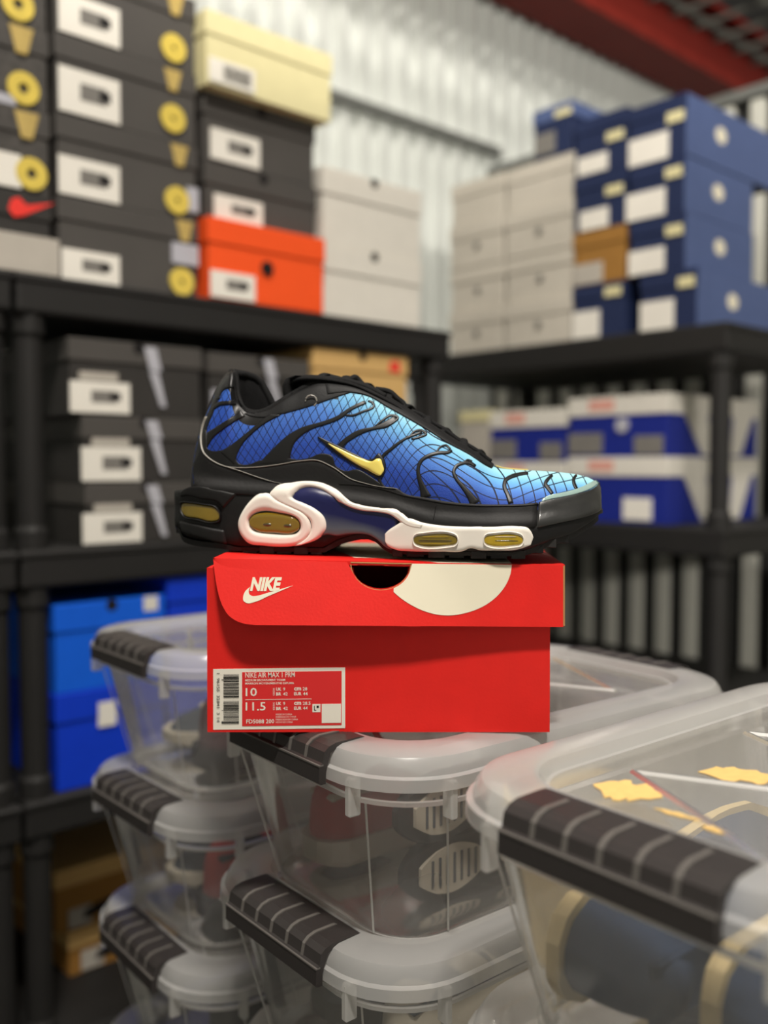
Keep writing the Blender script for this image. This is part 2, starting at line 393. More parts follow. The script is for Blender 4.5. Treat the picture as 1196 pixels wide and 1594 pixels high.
# middle shelf: black boxes with pale label and zigzag tick print
MID = ZT[1]
def tick(u0, z0, x, yt, ym, yb):
    a, b, c = (Lu(x - 2) - u0, Lz(x, yt) - z0), (Lu(x + 2) - u0, Lz(x, ym) - z0), (Lu(x + 17) - u0, Lz(x + 17, yb) - z0)
    return [('poly', [(a[0] - 1.3, a[1]), (a[0] + .7, a[1]), (b[0] + 1.1, b[1]), (b[0] - .8, b[1])], 'silver_print'),
            ('poly', [(b[0] - .9, b[1] - .2), (b[0] + .6, b[1] - .2), (c[0] + .2, c[1]), (c[0] - .7, c[1])], 'silver_print')]
cuts = [MID, Lz(200, 751), Lz(200, 650), Lz(200, 534)]
names = ['dark shoe box with zigzag tick at the bottom of the middle shelf stack', 'dark shoe box with zigzag tick, middle one of three on the middle shelf', 'dark shoe box with zigzag tick topping the stack on the middle shelf']
for k in range(3):
    z0, z1 = cuts[k], cuts[k + 1]; u0 = Lu((122, 119, 100)[k]); u1 = Lu(308)
    lx0, lx1, yt, yb = [(122, 213, 798, 850), (120, 211, 696, 749), (102, 194, 595, 643)][k]
    deco = [lab(u0 - .3, lx0, lx1, yt, yb, z0), ('patch', Lu(lx0 + 14) - u0, Lu(lx1 - 18) - u0, Lz(160, yt - 1) - z0, Lz(160, yt - 14) - z0, 'box_grey')]
    deco += tick(u0, z0, 232, [755, 655, 542][k] , [783, 683, 578][k], [834, 738, 634][k])
    if yb > 845: deco[0] = ('label', deco[0][1], deco[0][2], .3, deco[0][4])
    shoebox(names[k], 'L', (u0, LV - 1), z0, u1 - u0, 33, z1 - z0 - .03, 'box_black', 'box_charcoal', 3.2, deco, 'zigzag tick boxes', True)
u0 = Lu(318); u1 = Lu(476); cuts = [MID, Lz(400, 745), Lz(400, 655), Lz(400, 556)]
names = ['black shoe box low behind the heel of the sneaker', 'black shoe box behind the sneaker collar, middle of its stack', 'black shoe box with pale tick just above the sneaker opening']
for k in range(3):
    z0, z1 = cuts[k], cuts[k + 1]; deco = []
    if k == 2: deco = tick(u0, z0, 415, 560, 590, 640) + [('patch', .6, 5.2, .8, 4.6, 'silver_print')]
    if k == 1: deco = [('patch', .6, 7, 1, 4.5, 'sticker_white')]
    shoebox(names[k], 'L', (u0, LV - 1), z0, u1 - u0, 33, z1 - z0 - .03, 'box_black', 'box_charcoal', 3.2, deco, 'black boxes behind the sneaker', True)
u0 = Lu(482); u1 = Lu(630); zc = Lz(560, 680)
shoebox('black shoe box hidden behind the sneaker under the tan box', 'L', (u0, LV - 1), MID, u1 - u0, 33, zc - MID - .03, 'box_black', 'box_charcoal', 3.2, [])
rx, rz_ = Lu(609) - u0, Lz(609, 573) - zc
shoebox('tan shoe box with small red mark above the sneaker laces', 'L', (u0, LV - 1), zc, u1 - u0, 33, Lz(560, 549) - zc, 'box_tan', 'box_tan', 3.6, [('poly', [(rx - 1.4, rz_ - .8), (rx + 1.4, rz_ - .9), (rx + 1.2, rz_ + 1.2), (rx - 1.1, rz_ + 1.1)], 'red_print')], None, True)
# lower shelf: bright blue boxes
LOW = ZT[2]
u0 = Lu(70); u1 = Lu(246); zc = Lz(120, 1075)
sx = Lu(150) - u0
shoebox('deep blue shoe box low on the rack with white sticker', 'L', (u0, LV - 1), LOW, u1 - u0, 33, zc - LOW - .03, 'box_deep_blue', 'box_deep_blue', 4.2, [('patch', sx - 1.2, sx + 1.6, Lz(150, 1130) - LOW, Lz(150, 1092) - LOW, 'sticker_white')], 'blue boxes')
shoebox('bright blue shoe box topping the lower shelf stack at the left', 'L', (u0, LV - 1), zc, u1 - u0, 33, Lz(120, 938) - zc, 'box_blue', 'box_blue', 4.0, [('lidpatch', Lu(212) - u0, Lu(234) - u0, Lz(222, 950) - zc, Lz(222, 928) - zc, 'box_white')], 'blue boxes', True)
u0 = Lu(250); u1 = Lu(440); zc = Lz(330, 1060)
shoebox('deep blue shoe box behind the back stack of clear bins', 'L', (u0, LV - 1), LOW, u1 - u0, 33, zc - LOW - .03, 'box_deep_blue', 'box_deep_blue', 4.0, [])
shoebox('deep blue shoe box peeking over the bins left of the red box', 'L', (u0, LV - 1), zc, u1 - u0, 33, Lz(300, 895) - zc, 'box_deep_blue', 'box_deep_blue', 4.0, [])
BOT = ZT[3]
BV = LV + 13
u0 = on_v(84, 1400, BV)[0]; u1 = u0 + 20; zs = [BOT, on_v(120, 1448, BV)[1], on_v(120, 1348, BV)[1]]
for k in range(2):
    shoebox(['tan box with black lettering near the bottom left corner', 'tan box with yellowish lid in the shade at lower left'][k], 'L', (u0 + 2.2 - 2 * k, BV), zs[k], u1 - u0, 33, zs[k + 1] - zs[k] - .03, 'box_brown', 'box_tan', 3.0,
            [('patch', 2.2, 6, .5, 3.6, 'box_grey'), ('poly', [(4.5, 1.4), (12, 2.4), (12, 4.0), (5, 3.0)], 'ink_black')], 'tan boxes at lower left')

# ---- right rack
def Rv(px, py=400): return on_u(px, py, RU)[0]
def Rz(px, py): return on_u(px, py, RU)[1]
def rbox(label, x0, x1, z0, h, dp, base, lid, lidh=3.2, deco=(), group=None, hole=False, du=0.0):
    v0, v1 = Rv(x0), Rv(x1)
    return shoebox(label, 'R', (RU + du, v0), z0, v0 - v1 - .15, dp, h - .03, base, lid, lidh, deco, group, hole)
def rdec(px_list, x0, z0):
    out = []
    for (k, xa, xb, ya, yb, m) in px_list:
        xm = (xa + xb) / 2; x_0 = Rv(x0) - Rv(xa); x_1 = Rv(x0) - Rv(xb)
        out.append((k, x_0, x_1, max(.3, Rz(xm, yb) - z0), min(Rz(xm, ya) - z0, 10.4), m))
    return out
# near blue stack
NB = [(1088, 996), (1068, 979), (1066, 979), (1067, 975)]
yl = [(468, 514, 998, 1050), (388, 432, 979, 1034), (298, 344, 974, 1034), (212, 262, 977, 1038)]
hts = [11.2, 10.8, 10.6, 11.6]; z0 = TOP
names = ['blue shoe box at the bottom of the near blue stack, pushed forward', 'blue shoe box second from the shelf in the near blue stack', 'greyish blue shoe box third from the shelf in the near blue stack', 'blue shoe box topping the near blue stack at the right']
sideblue = ['box_steel_blue', 'box_steel_blue', 'box_steel_blue', 'box_steel_blue']
for k in range(4):
    x1, x0 = NB[k]; ya, yb, xa, xb = yl[k]
    d = rdec([('patch', xa, xb, ya, yb, 'sticker_white'), ('lidpatch', x1 - 32, x1 - 6, ya - 38, ya - 22, 'box_cream')], x0, z0)
    v0 = Rv(x0); wd = v0 - Rv(x1) - .15
    e = rbox(names[k], x0, x1, z0, hts[k], (36, 27, 27, 36)[k], 'box_navy', 'box_navy', 3.0, d, 'near blue stack')
    # pale end panel with a cream oval
    dpp = (36, 27, 27, 36)[k]
    b = [c for c in e.children if c.name.startswith('base')][0]
    MB().box(wd - .2, wd + .06, .2, dpp - .2, .1, hts[k] - .15).build('end_panel', 'box_steel_blue', b)
    cy = (13.5, 13, 12.5, 13)[k]; n = 16
    MB().plate([(wd + .1, cy + 2.1 * math.cos(t * 2 * math.pi / n), hts[k] * .55 + 1.6 * math.sin(t * 2 * math.pi / n)) for t in range(n)], (-.1, 0, 0)).build('emblem', 'print_cream', b)
    z0 += hts[k]
# second blue column with the brown box
x0, x1 = 892, 975; z0 = TOP
hts = [11.2, 11.0, 11.4, 11.6]
names = ['navy shoe box on the shelf just right of the grey stack', 'brown box wedged between navy boxes', 'navy shoe box resting on the brown box', 'navy shoe box topping the column beside the near blue stack']
yl = [(484, 526, 890, 934), (0, 0, 0, 0), (326, 366, 902, 946), (242, 292, 898, 944)]
for k in range(4):
    if k == 1:
        rbox(names[k], x0, x1 - 1, z0, hts[k], 28, 'box_brown', 'box_brown', 3.2, rdec([('patch', 894, 938, 410, 444, 'box_grey')], x0, z0))
    else:
        ya, yb, xa, xb = yl[k]; xa = max(xa, x0 + 1)
        rbox(names[k], x0, x1, z0, hts[k], 30, 'box_navy', 'box_navy', 3.0, rdec([('patch', xa, xb, ya, yb, 'sticker_white'), ('lidpatch', 942, 968, ya - 38, ya - 24, 'box_cream')], x0, z0), 'navy column')
    z0 += hts[k]
# grey-white stack, two columns of four
for c, (x0, x1) in enumerate(((786, 891), (700, 783))):
    z0 = TOP
    for k in range(4):
        h = (10.0, 10.1, 10.0, (9.6, 9.8)[c])[k]
        row = ['on the shelf', 'second from the shelf', 'third from the shelf', 'topmost'][k]
        rbox('pale grey box, %s in the %s grey column' % (row, ['right', 'left'][c]), x0, x1, z0, h, 32, 'box_pale', 'box_pale', 3.4, [('ring', (Rv(x0) - Rv(x1)) * .52, 4.6, 0, .8, 'sticker_grey')] if k < 3 else [], 'pale grey boxes', False, .4 * (k % 2))
        z0 += h
    if c == 0: ztop = z0
d = rdec([('patch', 832, 862, 208, 240, 'sticker_grey'), ('lidpatch', 862, 888, 170, 180, 'box_cream')], 828, ztop)
rbox('navy shoe box lying on top of the pale grey boxes', 828, 890, ztop, 10.6, 30, 'box_navy', 'box_steel_blue', 3.0, d)
# middle shelf of the right rack: royal blue boxes with white lids
for c, (x0, x1) in enumerate(((887, 1046), (764, 884))):
    z0 = MID
    for k in range(2):
        h = (13.4, 12.4)[k] - c * .9; wd = Rv(x0) - Rv(x1) - .15
        d = [('patch', wd * .58, wd * .85, .8, 5.2, 'sticker_white')] if k == 0 else [('patch', .2, wd * .36, .7, 5.0, 'sticker_grey'), ('patch', wd * .68, wd * .95, .5, 4.2, 'sticker_grey')]
        if k == 0: d.append(('patch', .3, wd * .12, .8, 5.5, 'sticker_grey'))
        if k == 1 and c == 0: d.append(('ring', wd * .56, 6.4, 0, 1.5, 'silver_print'))
        d.append(('lidpatch', wd * .22, wd * .48, h - 2.9, h - .7, 'red_faded'))
        d.append(('sidepoly', [(6, h - 3.9), (15, h - 3.9), (17, .4), (13.2, .4)], 'box_white'))
        d.append(('sidepoly', [(26, h - 3.9), (34, h - 3.9), (29, .4), (25, .4)], 'box_white'))
        rbox(['royal blue box with white lid, %s pair, lower one', 'royal blue box with white lid, %s pair, upper one'][k] % ['right-hand', 'left-hand'][c], x0, x1, z0, h, 37, 'box_royal', 'box_white', 3.9, d, 'white lidded blue boxes')
        z0 += h
rbox('dull beige box at the far end of the right rack', 706, 762, MID, 17, 30, 'box_grey', 'box_grey', 4, [('patch', 6, 11, 2, 6, 'red_print'), ('patch', 2, 4.5, 8, 11, 'ink_black')])
rbox('small beige carton lying on the dull beige box', 716, 764, MID + 17, 7.5, 28, 'box_grey', 'box_cream', 2.6, [])
# ---------------------------------------------------------------- clear storage bins
BL, BW, BH = 41.0, 26.0, 14.0         # length, width, stacking pitch; the lid rim stands .8 above the pitch
def rr(inset, z, r=6.5, n=10, L=BL, W=BW):
    a, b = L / 2 - inset, W / 2 - inset; r = max(.4, r - inset * .6); out = []
    for (sx, sy, t0) in ((1, 1, 0), (-1, 1, 1), (-1, -1, 2), (1, -1, 3)):
        for k in range(n):
            t = (t0 + k / (n - 1)) * math.pi / 2
            out.append((sx * (a - r) + r * math.cos(t), sy * (b - r) + r * math.sin(t), z))
    return out
def make_bin():
    e = empty('storage_bin', (0, 0, -CAMZ))
    mb = MB(); mb.loft([rr(4.9, .5), rr(4.3, .12), rr(3.9, .7), rr(1.55, 11.3), rr(1.1, 11.4), rr(1.0, 12.9)], cap0=True)
    body = mb.build('body', 'bin_clear', e, smooth=False)
    # upright ridges where the end walls meet the corners, and a bottom bead
    for sx in (-1, 1):
        for sy in (-1, 1):
            for (a, b) in (((19.02 * sx, 8.4 * sy, 11.2), (16.68 * sx, 6.2 * sy, .9)), ((14.6 * sx, 11.52 * sy, 11.2), (12.4 * sx, 9.2 * sy, .9))):
                MB().tube([a, b], .08, 6).build('ridge', 'rib_clear', body)
    MB().loft([rr(4.4, .08), rr(3.95, .3), rr(3.8, .75), rr(4.0, .8)]).build('bottom_bead', 'rib_clear', body)
    # raised band and corner tabs under the rim
    mb = MB(); mb.loft([rr(1.52, 11.25), rr(.92, 11.2), rr(.9, 11.5), rr(1.06, 11.55)]); mb.build('band', 'rib_clear', body)
    for sx in (-1, 1):
        for sy in (-1, 1):
            MB().bbox(sx * 15.0 - .3, sx * 15.0 + .3, sy * 12.2 - .55, sy * 12.2 + .45, 10.4, 13.0, .12).build('tab', 'rib_clear', body)
            MB().bbox(sx * 19.7 - .55, sx * 19.7 + .45, sy * 8.0 - .3, sy * 8.0 + .3, 10.4, 13.0, .12).build('tab', 'rib_clear', body)
    mb = MB(); mb.loft([rr(.12, 12.45), rr(0, 12.5), rr(.05, 13.3), rr(.35, 13.42), rr(.5, 14.05), rr(.8, 14.5), rr(1.25, 14.68), rr(3.3, 14.8), rr(3.55, 14.7), rr(3.9, 14.06), rr(4.1, 14.0)])
    lid = mb.build('lid', 'lid_clear', e, smooth=True)
    lid.data.set_sharp_from_angle(angle=math.radians(32)); body.data.polygons.foreach_set('use_smooth', [True] * len(body.data.polygons)); body.data.set_sharp_from_angle(angle=math.radians(32))
    q = rr(4.1, 14.0); mk('lid_panel', q, [tuple(range(len(q)))], 'lid_panel', lid)
    # zigzag stiffening ribs on the panel
    pts = [(-15.8 + 6.3 * k, (6.2 if k % 2 else -6.2)) for k in range(6)]
    for k in range(5):
        (xa, ya), (xb, yb) = pts[k], pts[k + 1]; d = Vector((xb - xa, yb - ya, 0)).normalized(); nn = Vector((-d.y, d.x, 0)) * .28
        A, B = Vector((xa, ya, 14.0)), Vector((xb, yb, 14.0)); up = Vector((0, 0, .16))
        vs = [A - nn, A + nn, B + nn, B - nn, A + up - nn * .3, A + up + nn * .3, B + up + nn * .3, B + up - nn * .3]
        mk('stiffener', [v[:] for v in vs], [(4, 5, 6, 7), (0, 1, 5, 4), (1, 2, 6, 5), (2, 3, 7, 6), (3, 0, 4, 7)], 'rib_clear', lid)
    for sx in (-1, 1):
        prof = [(-17.2, 14.5), (-17.2, 14.74), (-17.5, 14.84), (-18.0, 14.86), (-19.7, 14.82), (-20.3, 14.66), (-20.7, 14.35), (-20.85, 13.62), (-21.05, 13.5), (-21.12, 13.45), (-21.15, 12.3), (-21.0, 12.18), (-20.6, 12.18), (-20.58, 13.0), (-20.2, 14.2), (-19.5, 14.5)]
        mb = MB(); hy = 6.1
        rings = [[(-sx * x, y, z) if sx > 0 else (x, y, z) for x, z in prof] for y in (-hy, -hy + .15, hy - .15, hy)]
        for j, rg in enumerate((rings[0], rings[-1])):
            pass
        mb.loft(rings, True, True, True); h = fixn(mb.build('handle', 'handle_black', e))
        rp = [(-17.8, 14.8), (-18.1, 14.92), (-19.75, 14.9), (-20.36, 14.73), (-20.77, 14.38), (-20.92, 13.58), (-20.7, 13.58), (-20.2, 14.3), (-19.6, 14.7)]
        for k in range(5):
            y = -hy + (k + 1) * 2 * hy / 6; mb = MB()
            mb.loft([[(-sx * x, y + d, z) if sx > 0 else (x, y + d, z) for x, z in rp] for d in (-.14, .14)], True, True, True); fixn(mb.build('grip_rib', 'handle_rib', h))
        # lip line between grip and latch
        mb = MB(); X0, X1 = sorted((sx * 20.8, sx * 21.16)); mb.box(X0, X1, -hy - .03, hy + .03, 13.42, 13.52); mb.build('latch_lip', 'handle_rib', h)
    return e
proto = make_bin()
binlab = {
 'A': ['clear bin with black grip and torn tan tape, nearest the camera at lower right', 'clear bin just below the nearest bin, only its lid corner showing'],
 'B': ['clear bin directly under the red shoe box', 'clear bin with black grip second below the red shoe box', 'clear bin third below the red shoe box at the bottom edge'],
 'C': ['clear bin topping the back stack left of the red shoe box', 'clear bin second from top in the back left stack', 'clear bin third from top in the back left stack', 'clear bin fourth from top in the back left stack'],
}
ordw = ['first', 'second', 'third', 'fourth', 'fifth', 'sixth', 'seventh']
stackname = {'A': 'nearest right-hand', 'B': 'red shoe box', 'C': 'back left'}
BINS = {}
STK = {'A': ((26.0, 55.6), 39.5, -17.2), 'B': ((8.6, 78.8), 38.0, -18.5), 'C': ((-11.1, 107.6), 40.0, -17.8)}
first = True
for s, ((cx, cy), rz, rim) in STK.items():
    pitch = (rim + CAMZ - .8 * 1) / 7.0; sc = pitch / BH
    for k in range(7):
        b = proto if first else copy_tree(proto); first = False
        j = [(0, 0, 0), (1.0, -3.4, 1.0), (2.2, -5.4, -1.0), (2.0, -5.0, .5), (1.5, -4, 0), (1, -2, 0), (.6, -1, 0)][k] if s == 'C' else [(0, 0, 0), (-.6, .6, 1.0), (.8, .3, -1.2), (-.6, .5, .8), (.3, -.5, 0), (0, .4, .5), (0, 0, 0)][k] if s != 'A' else (0, 0, 0)
        b.location = Vector((cx + j[0], cy + j[1], (6 - k) * pitch)) * .01
        b.rotation_euler.z = math.radians(rz + j[2]); b.scale = (1, 1, sc)
        L = binlab[s][k] if k < len(binlab[s]) else 'clear bin, %s down in the %s stack' % (ordw[k], stackname[s])
        tag(b, L, 'bin', 'clear storage bins'); BINS[s, k] = b
# torn packing tape left on the nearest lid
lidA = [c for c in BINS['A', 0].children if c.name.startswith('lid')][0]
def tape(cx, cy, a, L, W):                              # ragged leftover of packing tape
    rnd = random.Random(int(cx * 100)); ca, sa = math.cos(a), math.sin(a); n = 15
    def T(x, y): return (cx + x * ca - y * sa, cy + x * sa + y * ca, 14.05)
    mb = MB(); rows = []
    for k in range(n):
        x = -L / 2 + L * k / (n - 1); e_ = min(1, 3.2 * min(k + .4, n - 1 - k + .4) / n)
        lo, hi = -W / 2 * e_ * rnd.uniform(.55, 1.15), W / 2 * e_ * rnd.uniform(.55, 1.15); dx = rnd.uniform(-.12, .12)
        rows.append([T(x + dx, lo), T(x - dx, hi), (*T(x - dx, hi)[:2], 14.1), (*T(x + dx, lo)[:2], 14.1)])
    fixn(mb.loft(rows, True, True, True).build('torn_tape', 'tape_tan', lidA))
# ---- shoes kept in the bins
mat('shoe_navy', (48, 62, 86), .7, .2, .15, 40); mat('shoe_cream', (216, 196, 150), .6, .3, .05); mat('shoe_black', (30, 30, 32), .7, .2, .1)
mat('shoe_grey_knit', (120, 114, 108), .8, .2, .2, 300); mat('shoe_red', (178, 52, 46), .6, .3); mat('shoe_maroon', (76, 34, 40), .7, .2); mat('shoe_offwhite', (190, 182, 166), .6, .3)
mat('shoe_slate', (70, 76, 84), .7, .2)
def simple_shoe(label, upper, sole, tread, accent, scale, grp, th=1.0):
    e = empty('stored_shoe', (0, 0, 0)); tag(e, label, 'shoe', grp)
    s = scale; n = 26
    zt = interp([(0, 6.4), (.02, 8.2), (.07, 9.2), (.16, 8.0), (.26, 7.2), (.34, 8.8), (.42, 8.6), (.55, 6.6), (.7, 4.9), (.85, 4.2), (.95, 3.4), (1, 2.4)])
    hw = interp([(0, .8), (.03, 2.2), (.1, 3.2), (.3, 3.4), (.5, 4.0), (.68, 4.7), (.82, 4.4), (.92, 3.2), (.98, 1.6), (1, .6)])
    rings = []
    for i in range(n):
        f = i / (n - 1); f = .5 - .5 * math.cos(math.pi * f); x = (f * 28 - 14) * s; W = hw(f) * s; Z = zt(f) * s; ring = []
        for k in range(13):
            a = math.pi * k / 12; ring.append((x, -W * math.copysign(abs(math.cos(a)) ** .8, math.cos(a)), 2.0 * s * th + (Z - 2.0 * s * th) * math.sin(a) ** .8))
        rings.append(ring)
    MB().loft(rings, False, True, True).build('upper', upper, e, smooth=True)
    rings = []
    for i in range(n):
        f = i / (n - 1); f = .5 - .5 * math.cos(math.pi * f); x = (f * 29.4 - 14.7) * s; W = (hw(f) + .45) * s; lift = (max(0, f - .72) / .28) ** 2 * 1.3 * s + (max(0, .1 - f) / .1) ** 2 * .6 * s
        rings.append([(x, -W * .93, lift), (x, -W, .5 * s + lift), (x, -W, (2.5 + .5 * (1 - f)) * s * th + (1 - th) * lift), (x, W, (2.5 + .5 * (1 - f)) * s * th + (1 - th) * lift), (x, W, .5 * s + lift), (x, W * .93, lift)])
    so = MB().loft(rings, True, True, True).build('sole', sole, e)
    for (fa, fb, wf) in ((.06, .36, .78), (.5, .92, .8)):
        P = []; Q = []
        for k in range(9):
            f = fa + (fb - fa) * k / 8; W = hw(f) * wf * s * math.sin(math.pi * (k + .6) / 9.2) ** .4; P.append(((f * 29.4 - 14.7) * s, -W, -.12 * s)); Q.append(((f * 29.4 - 14.7) * s, W, -.12 * s))
        MB().plate(P + Q[::-1], (0, 0, .6 * s)).build('tread_pad', tread, so)
        for k in range(7):
            f = fa + (fb - fa) * (k + 1) / 8.5; x = (f * 29.4 - 14.7) * s; W = hw(f) * wf * .62 * s
            MB().box(x - .22 * s, x + .22 * s, -W, W, -.25 * s, -.1 * s).build('groove', 'shoe_slate', so)
    MB().bbox(-13.2 * s, -5.5 * s, -2.2 * s, 2.2 * s, 7.1 * s, 7.9 * s, .3 * s).build('collar', accent, e)
    for k in range(5):
        x = (-3 + 1.6 * k) * s; z = (8.55 - .72 * k) * s
        MB().tube([(x, -2.0 * s, z - .6 * s), (x, -1 * s, z), (x, 1 * s, z), (x, 2.0 * s, z - .6 * s)], .3 * s, 6).build('lace', accent, e)
    return e
def put(shoe, s, k, x, y, z, euler):
    b = BINS[s, k]; shoe.rotation_mode = 'XYZ'
    m = Matrix.Translation(b.location) @ Matrix.Rotation(b.rotation_euler.z, 4, 'Z') @ Matrix.Translation(Vector((x, y, z)) * .01)
    from mathutils import Euler
    shoe.matrix_world = m @ Euler([math.radians(a) for a in euler], 'XYZ').to_matrix().to_4x4()
    return shoe
# soles turned to the right-hand side wall: roll about the long axis
put(simple_shoe('dark shoe with pale tread, upper of two in the bin under the red box', 'shoe_grey_knit', 'shoe_black', 'shoe_offwhite', 'shoe_black', .50, 'shoes in the bin under the red box'), 'B', 0, -6.5, -5.5, 7.9, (90, 0, 184))
put(simple_shoe('dark shoe with pale tread, lower of two in the bin under the red box', 'shoe_slate', 'shoe_black', 'shoe_offwhite', 'shoe_black', .50, 'shoes in the bin under the red box'), 'B', 0, -5.6, -5.5, 3.1, (90, 0, 180))
put(simple_shoe('red and white shoe inside the bin under the red box', 'shoe_red', 'shoe_offwhite', 'shoe_maroon', 'shoe_offwhite', .72, None), 'B', 0, -4, 5.8, 1.3, (0, 0, 4))
put(simple_shoe('navy shoe with cream sole in the nearest bin, standing deeper inside', 'shoe_navy', 'shoe_cream', 'shoe_cream', 'shoe_navy', .84, 'navy shoes in the nearest bin', .45), 'A', 0, -5.0, 6.6, 5.6, (90, 0, 0))
put(simple_shoe('navy shoe with cream sole in the nearest bin, closest to the black grip', 'shoe_navy', 'shoe_cream', 'shoe_cream', 'shoe_slate', .84, 'navy shoes in the nearest bin', .45), 'A', 0, -3.5, -2.2, 5.6, (90, 0, -2))
put(simple_shoe('pale grey shoe in the second bin below the red box', 'shoe_offwhite', 'shoe_grey_knit', 'shoe_slate', 'shoe_slate', .85, None), 'B', 1, -2, -4.7, 1.3, (0, 0, 2))
put(simple_shoe('dark shoe beside the pale one in the second bin below the red box', 'shoe_slate', 'shoe_black', 'shoe_offwhite', 'shoe_black', .85, None), 'B', 1, -1, 4.9, 1.3, (0, 0, 181))
put(simple_shoe('maroon shoe in the top bin of the back left stack', 'shoe_maroon', 'shoe_black', 'shoe_offwhite', 'shoe_offwhite', .85, None), 'C', 0, -2, -4.2, 1.3, (0, 0, 2))
put(simple_shoe('slate shoe in the top bin of the back left stack', 'shoe_slate', 'shoe_offwhite', 'shoe_slate', 'shoe_offwhite', .85, None), 'C', 0, -1, 4.2, 1.3, (0, 0, 180))
put(simple_shoe('red shoe in the second bin of the back left stack', 'shoe_red', 'shoe_black', 'shoe_maroon', 'shoe_black', .85, None), 'C', 1, -2, -4.2, 1.3, (0, 0, 0))
put(simple_shoe('grey shoe in the second bin of the back left stack', 'shoe_slate', 'shoe_offwhite', 'shoe_slate', 'shoe_black', .85, None), 'C', 1, -1, 4.2, 1.3, (0, 0, 180))
put(simple_shoe('black shoe in the third bin of the back left stack', 'shoe_black', 'shoe_black', 'shoe_slate', 'shoe_slate', .85, None), 'C', 2, -2, -4.2, 1.3, (0, 0, 0))
tape(-12.6, 4.4, -1.2, 3.8, 3.4); tape(-5.4, 1.8, -1.0, 4.4, 3.0); tape(-13.6, .6, -1.45, 2.6, .5); tape(-13.9, -1.8, -1.5, 1.6, .7); tape(-5.2, -2.0, -1.3, 1.8, .6)

# ---------------------------------------------------------------- red shoe box
RB = empty('red_shoe_box', (0, 64.3, -18.5)); tag(RB, 'red cardboard shoe box with white logo and size label, sneaker standing on it', 'box')
ORG = Vector((0, 64.3, -18.5))
YB = 64.3; SK = math.tan(math.radians(2.4))
def rb(px, py, Y=YB, back=0.0): p = at(px, py, Y) - ORG; return (p.x + back * SK, p.y + back, p.z)
def rect_face(x0, y0, x1, y1, Y): return [rb(x0, y0, Y), rb(x1, y0, Y), rb(x1, y1, Y), rb(x0, y1, Y)]
DEP = 26.0
# base walls
TL, TR, BR, BLc = rb(322, 884), rb(857, 886), rb(856, 1147), rb(323, 1143)
zb = 0.02
def setz(p, z): return (p[0], p[1], z)
BLc, BR = setz(BLc, zb), setz(BR, zb)
hole_b = [rb(550 + 43 - 43 * math.cos(t * math.pi / 12), 884 + 33 * math.sin(t * math.pi / 12)) for t in range(13)]
front = [TL] + [(p[0], p[1], p[2]) for p in hole_b] + [TR, BR, BLc]
mb = MB(); mb.plate(front, (0, .3, 0))
bk = Vector((DEP * SK, DEP, 0))
def quad_wall(a, b, c, d, off): mb.plate([a, b, c, d], off)
P3 = lambda p: Vector(p)
fixn(mb.build('front_wall', 'cardboard_red', RB)); mb = MB(); mb.plate([P3(TL) + Vector((0, .3, 0)), P3(BLc) + Vector((0, .3, 0)), P3(BLc) + bk, P3(TL) + bk], (.3, 0, 0))
fixn(mb.build('side_wall', 'cardboard_red', RB)); mb = MB(); mb.plate([P3(TR) + Vector((0, .3, 0)), P3(TR) + bk, P3(BR) + bk, P3(BR) + Vector((0, .3, 0))], (-.3, 0, 0))
fixn(mb.build('side_wall', 'cardboard_red', RB)); mb = MB(); mb.plate([P3(TL) + bk, P3(BLc) + bk, P3(BR) + bk, P3(TR) + bk], (0, .3, 0))
fixn(mb.build('back_wall', 'cardboard_red', RB)); mb = MB(); i3 = Vector((.32, .32, 0)); j3 = Vector((-.32, .32, 0)); mb.plate([P3(BLc) + i3, P3(BR) + j3, P3(BR) + bk + Vector((-.32, -.02, 0)), P3(BLc) + bk + Vector((.32, -.02, 0))], (0, 0, .3))
base = fixn(mb.build('floor_panel', 'cardboard_red', RB))
mb = MB(); z = 7.0; mb.box(TL[0] + 1.8, TR[0] - .6, .8, DEP - .5, .4, z); mb.build('inner_paper', 'box_inside', base)
# lid: top sheet, front flap with one rounded corner, side flap, raw edge
def flapY(px, py):
    t = max(0, (py - 872) / 104); return 63.95 - t * (1.25 - .75 * sstep(520, 877, px))
def fl(px, py, d=0.0): return rb(px, py, flapY(px, py) - d)
edge = interp([(332, 868.5), (430, 871.5), (545, 875), (640, 877), (780, 878.5), (877, 880)])
arc_hole = [(593 - 47 * math.cos(t * math.pi / 14), 877 + 42 * math.sin(t * math.pi / 14)) for t in range(15)]
left = [(332, 870), (334, 890), (337, 910), (341, 928), (347, 944), (356, 958), (367, 966), (381, 971), (398, 973)]
botc = [(p.x, p.y) for p in crv(left, 22)] + [(398 + 479 * k / 64, 973 + 3 * k / 64 + .7 * math.exp(-((398 + 479 * k / 64 - 640) / 16) ** 2)) for k in range(1, 65)]
rowsF, rowsB = [], []
for x, y in botc:
    c_ = (593 - x) / 47; y0 = 877 + 42 * math.sqrt(max(0, 1 - c_ * c_)) if abs(c_) < 1 else edge(x)
    r_ = [fl(x, y0 + (max(y, y0 + .1) - y0) * t) for t in (0, .15, .3, .45, .6, .75, .9, 1)]
    rowsF.append(r_ + [(a, b + .22, c) for a, b, c in r_[::-1]])
LID = fixn(MB().loft(rowsF, True, True, True).build('lid_flap', 'cardboard_red', RB))
# top sheet
TF = [rb(x, edge(x), 63.95) for x in [332 + 545 * k / 40 for k in range(41)]]
holes = [(x, edge(x)) for x in range(548, 640, 6)]
ztl, ztr = TF[0][2], TF[-1][2]
back_l = (TF[0][0] + DEP * SK + .1, DEP + .2, ztl + .05); back_r = (TF[-1][0] + DEP * SK, DEP + .2, ztr + .3)
top_outline = []
for x, y, z in TF:
    px = PCX + FPX * x / 63.95
    top_outline.append((x, y, z))
